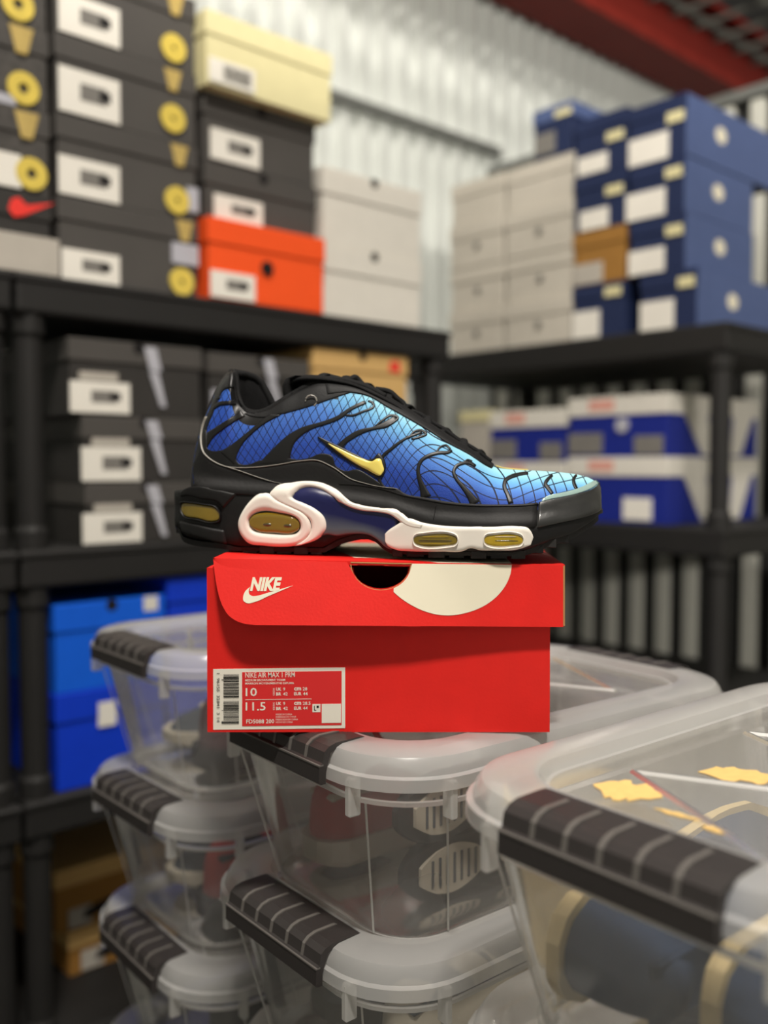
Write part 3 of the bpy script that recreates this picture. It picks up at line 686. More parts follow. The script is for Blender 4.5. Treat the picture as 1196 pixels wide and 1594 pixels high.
# notch of the thumb hole in the top sheet edge is shallow
mb = MB(); mb.plate(top_outline + [back_r, back_l], (0, 0, -.22)); TOPS = fixn(mb.build('lid_top', 'cardboard_red', RB))
a = Vector(fl(877, 880)); b = Vector(fl(877, 976))
mb = MB(); mb.plate([a + Vector((.02, .2, 0)), b + Vector((.02, .2, 0)), Vector((b.x + DEP * SK, DEP, b.z)), Vector((a.x + DEP * SK, DEP, a.z))], (.14, 0, 0)); LSD = fixn(mb.build('lid_side', 'cardboard_red', RB))
mb = MB(); mb.plate([a + Vector((.0, .1, -.05)), b + Vector((.0, .1, .05)), b + Vector((.14, .19, .05)), a + Vector((.14, .19, -.05))], (.02, 0, 0)); fixn(mb.build('raw_edge', 'cardboard_raw', LSD))
mb = MB(); mb.plate([P3(TF[0]) + Vector((.3, .3, -.25)), P3(TF[0]) + Vector((.3 + DEP * SK, DEP, -.25)), P3(TF[0]) + Vector((.3 + DEP * SK, DEP, -1.6)), P3(TF[0]) + Vector((.3, .3, -1.6))], (.2, 0, 0)); fixn(mb.build('lid_side', 'cardboard_red', RB))
# raw cut edge round the thumb hole
mb = MB(); mb.tube([fl(x, y, -.12) for x, y in arc_hole], .05, 6); mb.build('cut_edge', 'cardboard_raw', LID)
mb = MB(); mb.tube([Vector(rb(x, edge(x) + .8, 63.98)) for x in range(546, 642, 5)], .06, 6); mb.build('cut_edge', 'cardboard_raw', TOPS)
# cream disc printed across flap and top
def strip(name, top, bot, m, par, d=.03):              # print laid on the flap between two edges
    mb = MB(); rows = []
    for a, b in zip(top, bot): rows.append([fl(a[0] + (b[0] - a[0]) * t, a[1] + (b[1] - a[1]) * t, d) for t in (0, .25, .5, .75, 1)])
    return mb.loft(rows, False).build(name, m, par)
top_, bot_ = [], []
dcv = crv([(613, 921.5), (624, 931), (640, 941.5), (660, 951), (680, 956.5), (700, 958), (722, 955), (745, 947.5), (762, 938), (777, 925), (788, 910), (795, 893), (797, 879)], 60)
for p in dcv:
    c_ = max(-1, min(1, (593 - p.x) / 47.6)); hy_ = 877 + 42.6 * math.sqrt(max(0, 1 - c_ * c_)) if p.x < 640.4 else edge(p.x) + .4
    top_.append((p.x, min(hy_, p.y - .1))); bot_.append((p.x, p.y))
strip('printed_disc', top_, bot_, 'print_cream', LID)
tp = []
for k in range(20):
    x = 566 + (797 - 566) * k / 19; tp.append(Vector(rb(x, edge(x), 63.95)) + Vector((0, .05, .06)))
bk2 = [Vector((p.x - 4.2 * (1 - k / 19), p.y + (14 if k < 12 else 14 * math.sin(math.pi / 2 * (20 - k) / 8.5) ** .6), p.z + .22)) for k, p in enumerate(tp)]
mb = MB(); mb.loft([[p[:] for p in tp], [p[:] for p in bk2]], False); mb.build('printed_disc', 'print_cream', TOPS)

# lettering
def text_mesh(body, bold=0.0):
    c = bpy.data.curves.new('lettering', 'FONT'); c.body = body; c.size = 1; c.offset = bold; c.resolution_u = 2
    o = bpy.data.objects.new('lettering', c); COL.objects.link(o)
    dg = bpy.context.evaluated_depsgraph_get(); me = bpy.data.meshes.new_from_object(o.evaluated_get(dg)); 
    bpy.data.objects.remove(o); bpy.data.curves.remove(c); return me
def text_fit(name, body, x0, y0, x1, y1, fn, m, parent, bold=0.0, shear=0.0, turn=False):
    """lettering fitted to a rectangle of picture points, lying on the sheet given by fn(px, py)"""
    me = text_mesh(body, bold); vs = [v.co.copy() for v in me.vertices]
    if not vs: return
    if shear: vs = [Vector((v.x + shear * v.y, v.y, 0)) for v in vs]
    if turn: vs = [Vector((v.y, -v.x, 0)) for v in vs]
    ax, bx = min(v.x for v in vs), max(v.x for v in vs); ay, by = min(v.y for v in vs), max(v.y for v in vs)
    for i, v in enumerate(vs):
        px = x0 + (x1 - x0) * (v.x - ax) / (bx - ax); py = y1 + (y0 - y1) * (v.y - ay) / max(1e-6, by - ay)
        me.vertices[i].co = Vector(fn(px, py)) * .01
    me.name = name; me.materials.clear(); me.materials.append(MATS[m]); o = bpy.data.objects.new(name, me); COL.objects.link(o); o.parent = parent; return o
fl3 = lambda x, y: fl(x, y, .03)
text_fit('logo_lettering', 'NIKE', 389, 898.5, 439, 920, fl3, 'print_cream', LID, .05, .28)
tku = crv([(389.5, 913.5), (387.5, 919), (388, 924.5), (393, 927.8), (402, 927), (415, 923.4), (430, 919), (456, 911.5)], 40)
tkl = crv([(389.3, 913.7), (383, 919), (379, 927), (379, 935), (385, 939), (396, 937.2), (420, 927), (456, 911.7)], 40)
strip('logo_tick', [(p.x, p.y) for p in tku], [(p.x, p.y) for p in tkl], 'print_cream', LID)
# size label
YL = YB - .03
def lb(dy): 
    def f(px, py):                                         # the label is stuck on slightly turned
        return rb(px, py - (px - 332) * .012, YB - dy)
    return f
f1, f2, f3, f4 = lb(.03), lb(.05), lb(.07), lb(.09)
def lrect(name, x0, y0, x1, y1, fn, m, par, th=.03):
    return MB().plate([fn(x0, y0), fn(x1, y0), fn(x1, y1), fn(x0, y1)], (0, th, 0)).build(name, m, par)
LB = lrect('size_label', 332, 1041.5, 537.5, 1136, f1, 'label_white', RB)
lrect('label_panel', 377, 1047, 532, 1131, f2, 'label_red', LB)
T = lambda body, x0, y0, x1, y1, b=.0, turn=False, m='label_white', fn=f3: text_fit('label_text', body, x0, y0, x1, y1, fn, m, LB, b, 0, turn)
T('NIKE AIR MAX 1 PRM', 382, 1047.5, 459, 1055.5, .004)
T('MEDIUM BROWN/MINT FOAM', 382, 1058, 444, 1061.3, .012); T('MARRON MOYEN/MENTHE ESPUMA', 382, 1063, 458, 1066.3, .012)
T('10', 382.5, 1071.5, 400, 1084.5, .01); T('11.5', 382.5, 1094, 413.5, 1107, .01)
for yy in (0, 22.5):
    T('UK', 430, 1071.5 + yy, 438, 1076.5 + yy, .03); T('9', 441, 1071.5 + yy, 444, 1076.5 + yy, .01)
    T('BR', 430, 1079 + yy, 438, 1084 + yy, .03); T('42', 441, 1079 + yy, 448, 1084 + yy, .01)
    T('cm', 458, 1071.5 + yy, 469, 1076.5 + yy, .03); T('28' if yy == 0 else '28.5', 471.5, 1071.5 + yy, 478.5 if yy == 0 else 483.5, 1076.5 + yy, .01)
    T('EUR', 458, 1079 + yy, 469.5, 1084 + yy, .03); T('44', 472, 1079 + yy, 479, 1084 + yy, .01)
    T('SIZES', 425, 1072 + yy, 427.8, 1084 + yy, .0, True)
lrect('label_line', 382, 1089.6, 485, 1090.3, f3, 'label_white', LB)
T('FD5088 200', 383.5, 1120.5, 427, 1127, .012)
for k, s in enumerate(('MADE IN CHINA', 'FABRIQUE EN CHINE', 'FABRICADO EN CHINA', 'HECHO EN CHINA')): T(s, 429.5, 1112 + 4 * k, (455, 461, 464, 456)[k], 1114.8 + 4 * k)
lrect('label_square', 486.5, 1098, 499, 1110.5, f3, 'label_white', LB); 
text_fit('label_text', 'L', 489, 1100.5, 492.5, 1108, f4, 'ink_black', LB, .02); lrect('label_mark', 493, 1100.5, 496.5, 1104, f4, 'ink_black', LB)
lrect('label_square', 501, 1098, 531, 1127.5, f3, 'label_white', LB)
mb = MB(); rnd = random.Random(3); y = 1050.0
while y < 1126:
    t = rnd.choice((.5, .5, .8, 1.1, 1.6)); x0 = 345 if 1056 < y < 1058 or 1103 < y < 1106 or y > 1121 else 348
    if not (1088 < y < 1089.5):
        q = [f3(x0, y), f3(372, y), f3(372, y + t), f3(x0, y + t)]; mb.add(q, [(0, 1, 2, 3)])
    y += t + rnd.choice((.5, .7, 1.0, 1.4))
mb.build('barcode', 'ink_black', LB)
T('1  96155  32841  3 14', 337.5, 1048, 342, 1124, 0, True, 'ink_black', f3)
# ---------------------------------------------------------------- the sneaker
mat('upper_black', (12, 12, 13), .6, .3, .1, 60, .08, 900)
mat('overlay_black', (11, 11, 12), .42, .45, .05)
mat('rand_black', (14, 13, 13), .62, .35, .06, 30, .08, 350)
mat('mesh_black', (15, 15, 16), .8, .2, .25, 700, .5, 1600)
mat('lace_black', (12, 12, 13), .75, .25, .2, 500, .4, 1500)
mat('piping_silver', (150, 146, 138), .4, .5)
mat('shank_white', (234, 227, 216), .45, .35, .02)
mat('sole_black', (15, 14, 14), .5, .35, .1, 20, .1, 200)
mat('tread_grey', (44, 43, 42), .6, .3, .1)
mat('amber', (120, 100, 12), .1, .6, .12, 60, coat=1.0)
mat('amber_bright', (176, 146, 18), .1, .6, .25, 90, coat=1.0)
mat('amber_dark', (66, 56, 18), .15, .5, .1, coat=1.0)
mat('swoosh_gold', (230, 210, 104), .3, .5, .04, coat=.5)
mat('toe_film', (42, 42, 41), .38, .5, .25, 60, .1, 200, coat=.25)
mat('toe_clear', (150, 176, 170), .25, .5, .1, 40, coat=.6)
# shank: navy running out into grey below
m = bpy.data.materials.new('shank_navy'); m.use_nodes = True; nt = m.node_tree; N = nt.nodes; b = N['Principled BSDF']
uv = N.new('ShaderNodeUVMap'); uv.uv_map = 'fade'; sp = N.new('ShaderNodeSeparateXYZ'); cr = N.new('ShaderNodeValToRGB')
nt.links.new(uv.outputs[0], sp.inputs[0]); nt.links.new(sp.outputs[1], cr.inputs[0]); nt.links.new(cr.outputs[0], b.inputs['Base Color'])
cr.color_ramp.elements[0].color = (*lin((18, 22, 74)), 1); cr.color_ramp.elements[0].position = .5
cr.color_ramp.elements[1].color = (*lin((92, 100, 104)), 1); cr.color_ramp.elements[1].position = .95
b.inputs['Roughness'].default_value = .35; MATS['shank_navy'] = m
# upper textile: dyed from deep blue to pale aqua, with printed crossing lines
m = bpy.data.materials.new('textile_blue'); m.use_nodes = True; nt = m.node_tree; N = nt.nodes; b = N['Principled BSDF']
uv = N.new('ShaderNodeUVMap'); uv.uv_map = 'fade'; sp = N.new('ShaderNodeSeparateXYZ'); cr = N.new('ShaderNodeValToRGB')
nt.links.new(uv.outputs[0], sp.inputs[0]); nt.links.new(sp.outputs[0], cr.inputs[0])
E = cr.color_ramp.elements; E[0].position = 0; E[0].color = (*lin((16, 28, 104)), 1); E[1].position = 1; E[1].color = (*lin((162, 220, 228)), 1)
for p, c in ((.25, (32, 70, 164)), (.5, (72, 124, 204)), (.72, (106, 172, 216))): q = E.new(p); q.color = (*lin(c), 1)
ug = N.new('ShaderNodeUVMap'); ug.uv_map = 'grid'; sg = N.new('ShaderNodeSeparateXYZ'); nt.links.new(ug.outputs[0], sg.inputs[0])
def mth(op, a, bb=None):
    n = N.new('ShaderNodeMath'); n.operation = op
    for i, x in enumerate((a, bb)):
        if x is None: continue
        if hasattr(x, 'links') or hasattr(x, 'is_linked'): nt.links.new(x, n.inputs[i])
        else: n.inputs[i].default_value = x
    return n.outputs[0]
def line(s, wd): return mth('LESS_THAN', mth('ABSOLUTE', mth('SUBTRACT', mth('FRACT', s), .5)), wd)
ln = mth('MAXIMUM', line(sg.outputs[0], .05), line(sg.outputs[1], .05))
mx = N.new('ShaderNodeMix'); mx.data_type = 'RGBA'; nt.links.new(ln, mx.inputs[0]); nt.links.new(cr.outputs[0], mx.inputs[6]); mx.inputs[7].default_value = (*lin((14, 24, 52)), 1)
nt.links.new(mx.outputs[2], b.inputs['Base Color']); b.inputs['Roughness'].default_value = .6; b.inputs['Specular IOR Level'].default_value = .3
tc = N.new('ShaderNodeTexCoord'); vo = N.new('ShaderNodeTexVoronoi'); vo.inputs['Scale'].default_value = 1500; nt.links.new(tc.outputs['Object'], vo.inputs['Vector'])
bp = N.new('ShaderNodeBump'); bp.inputs['Strength'].default_value = .35; bp.inputs['Distance'].default_value = .0006; nt.links.new(vo.outputs['Distance'], bp.inputs['Height']); nt.links.new(bp.outputs[0], b.inputs['Normal'])
MATS['textile_blue'] = m

SO = Vector((.4, 70.0, -6.36)); SA = math.radians(-8)          # toe swung a little towards the lens
SHOE = empty('running_sneaker', SO, SA); tag(SHOE, 'blue gradient running sneaker with black veins and yellow tick on the red box', 'sneaker')
ex = Vector((math.cos(SA), math.sin(SA), 0)); ey = Vector((-math.sin(SA), math.cos(SA), 0))
def loc_ray(px, py):
    d = ray(px, py); o = -SO
    return Vector((o.dot(ex), o.dot(ey), o.z)), Vector((d.dot(ex), d.dot(ey), d.z))
def onplane(px, py, y):
    o, d = loc_ray(px, py); t = (y - o.y) / d.y; p = o + d * t; return p
X = lambda px, py=750, y=0: onplane(px, py, y).x
# half width of the plan (upper at its base, sole)
XH, XT = X(300.6, 735), X(936, 770)                              # heel and toe ends of the upper
SH, ST = X(277, 800), X(938, 790)
wmid = interp([(-15, 3.35), (-9, 3.45), (-4, 3.6), (0, 4.0), (4, 4.65), (8, 4.85), (12, 4.7), (17, 4.4)])
def planw(x, h, t, add, rh, rt):
    w = wmid(x) + add
    if x < h + rh: w *= max(0, 1 - ((h + rh - x) / rh) ** 2.3) ** .5
    if x > t - rt: w *= max(0, 1 - ((x - t + rt) / rt) ** 2.3) ** .5
    return w
wU = lambda x: max(.02, planw(x, XH - .02, XT + .02, 0, 4.2, 8.2))
wS = lambda x: max(.02, planw(x, SH - .02, ST + .02, .38, 4.4, 8.2))
wt_px = interp([(300, 0), (352, 0), (362, .5), (368, 1.5), (380, 2.3), (410, 2.5), (445, 2.2), (470, 1.7), (520, 1.35), (600, 1.3), (700, 1.25), (748, 1.0), (768, .35), (778, 0), (940, 0)])
sil = [(300.6, 736), (301.2, 728), (305, 704), (310, 683), (317, 659), (326, 638), (334, 618), (342, 600), (350, 587), (357, 579), (363, 577), (366.5, 583), (368, 596), (371, 616), (378, 633), (390, 641), (405, 642), (418, 638), (436, 627), (456, 614), (478, 602), (501, 594), (530, 594), (560, 600), (590, 614), (640, 641), (700, 679), (740, 704), (766, 723), (778, 728), (800, 731), (840, 733), (875, 735.5), (900, 739), (915, 743), (926, 749), (932, 756), (935, 764), (936, 770)]
silm = [(300.6, 736), (301.2, 728), (305, 704), (310, 683), (317, 659), (326, 638), (334, 618), (342, 600), (350, 587), (357, 579), (363, 576), (370, 577), (378, 580), (386, 589), (394, 606), (402, 626), (410, 637), (422, 637), (438, 626), (456, 613), (478, 601), (501, 593)] + sil[22:]
def prof(s):
    C = crv([(a, b) for a, b in s], 150); out = []
    for p in C:
        wtv = wt_px(p.x); q = onplane(p.x, p.y, -wtv * .8); out.append((q.x, q.z, wtv))
    out.sort(); return out
PL, PM = prof(sil), prof(silm)
zbase = interp([(X(300), onplane(300, 775, -3).z), (X(480), onplane(480, 790, -3.6).z), (X(620), onplane(620, 812, -4).z), (X(780), onplane(780, 822, -4.6).z), (X(880), onplane(880, 808, -3).z), (X(936), onplane(936, 790, 0).z)])
ztL = interp([(a, b) for a, b, c in PL]); wtL = interp([(a, c) for a, b, c in PL]); ztM = interp([(a, b) for a, b, c in PM])
PEXP = 2.3
def D(x, z, zt=None):                                             # half width of the upper at (x, z)
    zt = (zt or ztL)(x); z0 = zbase(x); w_ = wU(x); wt_ = min(wtL(x), w_ * .95)
    t = min(.9995, max(0.0, (z - z0) / max(.05, zt - z0)))
    return wt_ + (w_ - wt_) * (1 - t ** PEXP) ** .5
zsTop = interp([(X(277), onplane(285, 764, -2).z), (X(330), onplane(330, 757, -3).z), (X(400), onplane(400, 766, -3.8).z), (X(520), onplane(520, 775, -4).z), (X(620), onplane(620, 792, -4.3).z), (X(680), onplane(680, 812, -4.8).z), (X(760), onplane(760, 819, -5).z), (X(828), onplane(828, 818, -5).z), (X(880), onplane(880, 810, -4).z), (X(938), onplane(938, 792, 0).z)])
def DS(x, z):
    z1 = zsTop(x); s = wS(x)
    if z <= z1: return s
    k = sstep(z1, z1 + .9, z); return s * (1 - k) + max(D(x, z), .02) * k + .02
def D_(x, z): return D(x, z)
def project(px, py, F, h, side=-1):
    o, d = loc_ray(px, py); y = -3.5
    for i in range(24):
        t = (y - o.y) / d.y; p = o + d * t; yn = -F(p.x, p.z); y = y * .5 + yn * .5
    t = (y - o.y) / d.y; p = o + d * t; p.y = y
    e = .06; fx = (F(p.x + e, p.z) - F(p.x - e, p.z)) / (2 * e); fz = (F(p.x, p.z + e) - F(p.x, p.z - e)) / (2 * e)
    fx = max(-3, min(3, fx)); fz = max(-3, min(3, fz))
    n = Vector((-fx, -1, -fz)).normalized(); p = p + n * h; p.y *= -side
    return p
def across(n, e): return [0, e * .35, e] + [e + (1 - 2 * e) * k / (n + 1) for k in range(1, n + 1)] + [1 - e, 1 - e * .35, 1]
def hgt(k, n, h): return [-.10, h * .75, h][k] if k < 3 else ([-.10, h * .75, h][n - 1 - k] if n - 1 - k < 3 else h)
def ruled(name, A, B, F, h, m, parent, nl=40, na=3, e=.12, closed=False, fade=False, both=True, straight=False, ends=True):
    if straight: CA, CB = [Vector((*a, 0)) for a in A], [Vector((*a, 0)) for a in B]
    else: CA, CB = crv(A, nl, closed), crv(B, nl, closed)
    T = across(na, e); n = len(T); outs = []
    for side in ((1, -1) if both else (-1,)):
        rows = []; mb = MB(); uvs = []
        for i in range(len(CA)):
            row = []
            for k, t in enumerate(T):
                q = CA[i] * (1 - t) + CB[i] * t; hh = hgt(k, n, h)
                if ends and not closed and i in (0, len(CA) - 1): hh = -.1
                row.append(project(q.x, q.y, F, hh, side)[:])
                uvs.append((i / max(1, len(CA) - 1), t))
            rows.append(row)
        if closed: rows.append(rows[0]); uvs += [(1, t) for t in T]
        mb.loft(rows, False)
        o = mb.build(name, m, parent, smooth=True)
        if fade:
            l = o.data.uv_layers.new(name='fade')
            for lp in o.data.loops: l.data[lp.index].uv = uvs[lp.vertex_index]
        fixn(o)
    return o
def vein(name, C, W, F, h, m, parent, nl=28, na=1, both=True, e=.3):
    P = crv(C, nl); A = []; B = []
    for i, p in enumerate(P):
        t = (P[min(i + 1, nl - 1)] - P[max(0, i - 1)]); t = t.normalized() if t.length > 1e-6 else Vector((1, 0, 0)); nn = Vector((-t.y, t.x, 0))
        f = i / (nl - 1) * (len(W) - 1); k = min(int(f), len(W) - 2); w_ = W[k] + (W[k + 1] - W[k]) * (f - k)
        q = p + nn * w_ / 2; r = p - nn * w_ / 2; A.append((q.x, q.y)); B.append((r.x, r.y))
    return ruled(name, A, B, F, h, m, parent, nl, na, e, both=both, straight=True)
Z1 = lambda L: [(260 + x / 3.3222, 560 + y / 3.3222) for x, y in L]
Z2 = lambda L: [(600 + x / 3.3222, 560 + y / 3.3222) for x, y in L]

# upper shell
NPHI = 22; vs = []; fs = []; fade = []; grid = []
XS = [p[0] for p in PL]
def shellrow(x, zt, side):
    z0 = zbase(x) - .3; z1 = zt(x); row = []
    for j in range(NPHI + 1):
        t = math.sin(j / NPHI * math.pi / 2) ** .9; z = z0 + (z1 - z0) * t; row.append((x, side * D(x, z, zt), z, t))
    return row
gw = lambda x: sstep(1.5, 9.5, x)
for side, zt in ((-1, ztL), (1, ztM)):
    k0 = len(vs); rows = 0; last = None
    for x in XS:
        if last is not None and x - last < .03: continue
        last = x; rows += 1
        for (a, y, z, t) in shellrow(x, zt, side):
            vs.append((a, y, z)); g = gw(a)
            xn = (a - XH) / (XT - XH)
            hz = max(0, z - 2.4) / 7.6
            gr = (.0 + .40 * t) * (1 - sstep(.18, .5, xn)) + sstep(.18, .5, xn) * (.16 + .95 * max(0, (t - .35) / .65) ** 1.25 * .9 + .10 * sstep(.72, .97, xn))
            fade.append((min(.99, gr), t))
            A_ = a * 1.0 + z * (.62 - .25 * g); B_ = a * (1 - .62 * g) - z * (.62 + .55 * g)
            A_ += .25 * math.sin(z * .9); B_ += .2 * math.sin(a * .7)
            grid.append((A_ / (.62 + .16 * g), B_ / (.62 + .22 * g)))
    for i in range(rows - 1):
        for j in range(NPHI):
            a = k0 + i * (NPHI + 1) + j; fs.append((a, a + 1, a + NPHI + 2, a + NPHI + 1) if side > 0 else (a, a + NPHI + 1, a + NPHI + 2, a + 1))
heelx = interp(sorted([(onplane(a, b, 0).z, onplane(a, b, 0).x) for a, b in sil[:11]]))
UP = mk('upper', vs, fs, 'textile_blue', SHOE, smooth=True); UP.data.materials.append(MATS['overlay_black'])
for p in UP.data.polygons:
    c = p.center * 100
    tt = (c.z - zbase(c.x)) / max(.05, ztL(c.x) - zbase(c.x))
    if c.x < heelx(c.z) + .55 + .9 * (1 - sstep(3.6, 6.0, c.z)) or (c.x < X(370, 600) and c.z > onplane(355, 592, 0).z) or (X(366, 600) < c.x < X(540) and tt > .86) or (X(500) < c.x < X(770) and abs(c.y) < 1.45): p.material_index = 1
for nm, dat in (('fade', fade), ('grid', grid)):
    l = UP.data.uv_layers.new(name=nm)
    for lp in UP.data.loops: l.data[lp.index].uv = dat[lp.vertex_index]
bm = bmesh.new(); bm.from_mesh(UP.data); bmesh.ops.remove_doubles(bm, verts=bm.verts, dist=.0004); bm.to_mesh(UP.data); bm.free()
# lining and padded collar
xs = [x for x in XS if X(362, 600) <= x <= X(505, 600)]
for side, zt in ((-1, ztL), (1, ztM)):
    rows = []; mb = MB()
    for x in xs:
        w_ = min(wtL(x), wU(x) * .95); z1 = zt(x)
        rows.append([(x, side * w_, z1), (x, side * max(.05, w_ - .35), z1 - .25), (x, side * max(.05, w_ - .45), z1 - 1.5), (x, side * max(.1, w_ * .85), 2.6)])
    fixn(mb.loft(rows, False).build('lining', 'mesh_black', SHOE, smooth=True))
mb = MB(); mb.loft([[(xs[0] + .2 + f * (xs[-1] - xs[0]), s * 2.4, 2.7) for s in (-1, 1)] for f in (0, .5, 1)], False); mb.build('footbed', 'mesh_black', SHOE)
rimL = [Vector((x, -min(wtL(x), wU(x) * .95), ztL(x))) for x in xs]; rimM = [Vector((x, min(wtL(x), wU(x) * .95), ztM(x))) for x in xs]
mb = MB(); mb.tube([p + Vector((0, .12, -.12)) for p in rimL[::2]], .3, 8); fixn(mb.build('collar_piping', 'lace_black', SHOE, smooth=True)); mb = MB(); mb.tube([p + Vector((0, -.12, -.12)) for p in rimM[::2]], .34, 8)
fixn(mb.build('collar_piping', 'lace_black', SHOE, smooth=True))
# black heel tab cup behind the top of the heel
ruled('heel_overlay', [(299.5, 742), (305, 704), (317, 659), (326, 638), (342, 600), (352, 585), (362, 577.5)], [(313, 744), (316, 706), (324, 664), (333, 642), (347, 607), (355, 594), (363.5, 584)], D_, .07, 'overlay_black', UP, 40, 3, .15)
ruled('heel_overlay', [(361, 578), (363, 596), (366, 614), (374, 633), (384, 642), (400, 646)], [(367, 578), (369, 597), (371, 612), (379, 630), (390, 640), (404, 641.5)], D_, .09, 'lace_black', UP, 24, 1, .25)
# ankle overlay band below the collar
ruled('ankle_overlay', [(386, 641), (396, 643), (405, 642.5), (418, 638.5), (436, 627.5), (456, 614.5), (478, 602.5), (501, 594.5), (535, 595.5)], Z1([(390, 276), (430, 292), (500, 300), (570, 288), (640, 272), (740, 244), (830, 214), (915, 184), (965, 168)]), D_, .06, 'upper_black', UP, 50, 5, .08)
ruled('heel_overlay', Z1([(250, 215), (275, 150), (300, 105), (325, 66), (346, 58)]), Z1([(272, 206), (283, 176), (302, 154), (326, 148), (350, 152)]), D_, .08, 'overlay_black', UP, 30, 4, .12)
# veins (edge A, edge B), heel to toe
ruled('vein', Z1([(238, 240), (275, 216), (315, 212), (350, 206)]), Z1([(228, 275), (275, 240), (320, 234), (365, 236)]), D_, .09, 'overlay_black', UP, 22, 2, .2)
ruled('vein', Z1([(203, 376), (250, 350), (310, 312), (355, 282), (385, 258)]), Z1([(203, 468), (240, 405), (290, 362), (345, 325), (412, 290)]), D_, .09, 'overlay_black', UP, 26, 3, .15)
ruled('vein', Z1([(262, 478), (330, 440), (400, 388), (455, 342), (500, 305), (540, 276)]), Z1([(352, 560), (366, 490), (400, 425), (450, 375), (520, 322), (600, 282)]), D_, .09, 'overlay_black', UP, 30, 4, .12)
ruled('vein', Z1([(450, 555), (500, 505), (560, 445), (620, 392), (690, 352), (800, 320), (880, 290), (940, 250), (1030, 206)]), Z1([(640, 545), (648, 480), (664, 432), (700, 392), (760, 356), (830, 334), (900, 306), (948, 268), (1042, 222)]), D_, .075, 'overlay_black', UP, 44, 3, .14)
vein('vein', Z1([(915, 285), (960, 288), (1010, 270), (1070, 236), (1062, 222), (1035, 212)]), [3, 4, 4, 4, 4, 3], D_, .075, 'overlay_black', UP)
ruled('vein', Z1([(862, 470), (888, 432), (930, 396), (990, 362), (1070, 345), (1130, 315), (1182, 285)]), Z1([(905, 476), (925, 438), (962, 412), (1012, 384), (1080, 362), (1140, 352), (1200, 308)]), D_, .075, 'overlay_black', UP, 34, 2, .2)
vein('vein', Z1([(1072, 352), (1110, 318), (1165, 288), (1196, 300), (1170, 325), (1110, 352)]), [3.5, 4, 4, 4, 4, 3.5], D_, .075, 'overlay_black', UP)
vein('vein', Z1([(1105, 520), (1125, 490), (1160, 462), (1200, 430), (1240, 405), (1290, 385), (1325, 372)]), [6, 6, 5.5, 4.5, 4.5, 5], D_, .075, 'overlay_black', UP)
vein('vein', Z2([(118, 412), (150, 372), (185, 366), (212, 385), (180, 400), (130, 412)]), [3.5, 3.5, 4, 4, 3.5, 3.5], D_, .075, 'overlay_black', UP)
vein('vein', Z2([(212, 720), (196, 668), (176, 612), (170, 565), (186, 522), (225, 496), (275, 482), (330, 478), (352, 466)]), [22, 12, 8, 6.5, 6.5, 6.5, 6, 5], D_, .075, 'overlay_black', UP, 36)
vein('vein', Z2([(262, 482), (285, 452), (312, 444), (338, 466)]), [3, 3.5, 3.5, 3.5], D_, .075, 'overlay_black', UP)
vein('vein', Z2([(468, 752), (440, 705), (400, 655), (366, 612), (354, 580), (366, 552), (400, 536), (440, 536), (472, 556)]), [20, 13, 9, 6.5, 6.5, 6, 5.5, 5], D_, .075, 'overlay_black', UP, 36)
vein('vein', Z2([(402, 538), (425, 520), (450, 528)]), [3, 3.5, 3], D_, .075, 'overlay_black', UP)
vein('vein', Z2([(652, 750), (634, 700), (616, 655), (620, 628), (650, 606), (700, 592), (745, 586)]), [10, 8, 7.5, 7, 6, 5], D_, .075, 'overlay_black', UP, 30)
vein('vein', Z2([(866, 697), (845, 668), (828, 642), (842, 618), (868, 596)]), [6, 7, 7, 6, 4], D_, .075, 'overlay_black', UP)
vein('vein', Z2([(990, 670), (976, 640), (974, 618), (990, 596)]), [5.5, 6, 6, 4], D_, .075, 'overlay_black', UP)
vein('vein', Z1([(1095, 612), (1108, 640), (1122, 664)]), [5, 5, 8], D_, .075, 'overlay_black', UP)
# scalloped black band joining the feet of the veins, down to the silver line
ruled('lower_overlay', Z1([(205, 345), (207, 420), (212, 462), (250, 472), (300, 466), (350, 500), (372, 536), (420, 542), (480, 520), (560, 520), (635, 510), (680, 516), (740, 506), (800, 484), (858, 500), (872, 545), (920, 574), (985, 566), (1050, 600), (1105, 640), (1140, 668)]),
      Z1([(186, 350), (181, 420), (196, 482), (225, 512), (262, 535), (310, 553), (360, 558), (430, 558), (500, 552), (560, 545), (630, 532), (690, 523), (750, 520), (800, 525), (845, 548), (885, 575), (930, 602), (975, 626), (1030, 642), (1090, 654), (1150, 668)]), D_, .07, 'overlay_black', UP, 80, 4, .08)
# rand (mudguard) wrapping the foot
ruled('rand', Z1([(140, 470), (186, 352), (181, 420), (196, 482), (225, 512), (310, 553), (430, 558), (560, 545), (700, 523), (780, 521), (850, 550), (960, 619), (1090, 654), (1196, 667)]) [2:] + Z2([(100, 690), (200, 710), (300, 729), (450, 744), (600, 748), (720, 745), (800, 735)]),
      Z1([(140, 520), (140, 600), (150, 672), (260, 690), (400, 700), (560, 700), (700, 700), (860, 740), (1000, 770), (1190, 812)]) + Z2([(120, 840), (300, 872), (500, 876), (700, 872), (790, 866)]), DS, .1, 'rand_black', UP, 90, 6, .05)
ruled('toe_cap', Z2([(790, 737), (845, 724), (930, 708), (1010, 688), (1070, 666), (1103, 642), (1112, 634)]), Z2([(780, 872), (850, 856), (930, 838), (1010, 820), (1070, 800), (1105, 782), (1116, 770)]), DS, .14, 'toe_film', UP, 44, 6, .06)
ruled('toe_film', Z2([(808, 722), (850, 700), (900, 690), (960, 676), (1020, 655), (1070, 630), (1092, 622)]), Z2([(800, 738), (845, 724), (930, 708), (1010, 688), (1070, 664), (1100, 642), (1108, 636)]), D_, .05, 'toe_clear', UP, 30, 3, .1)
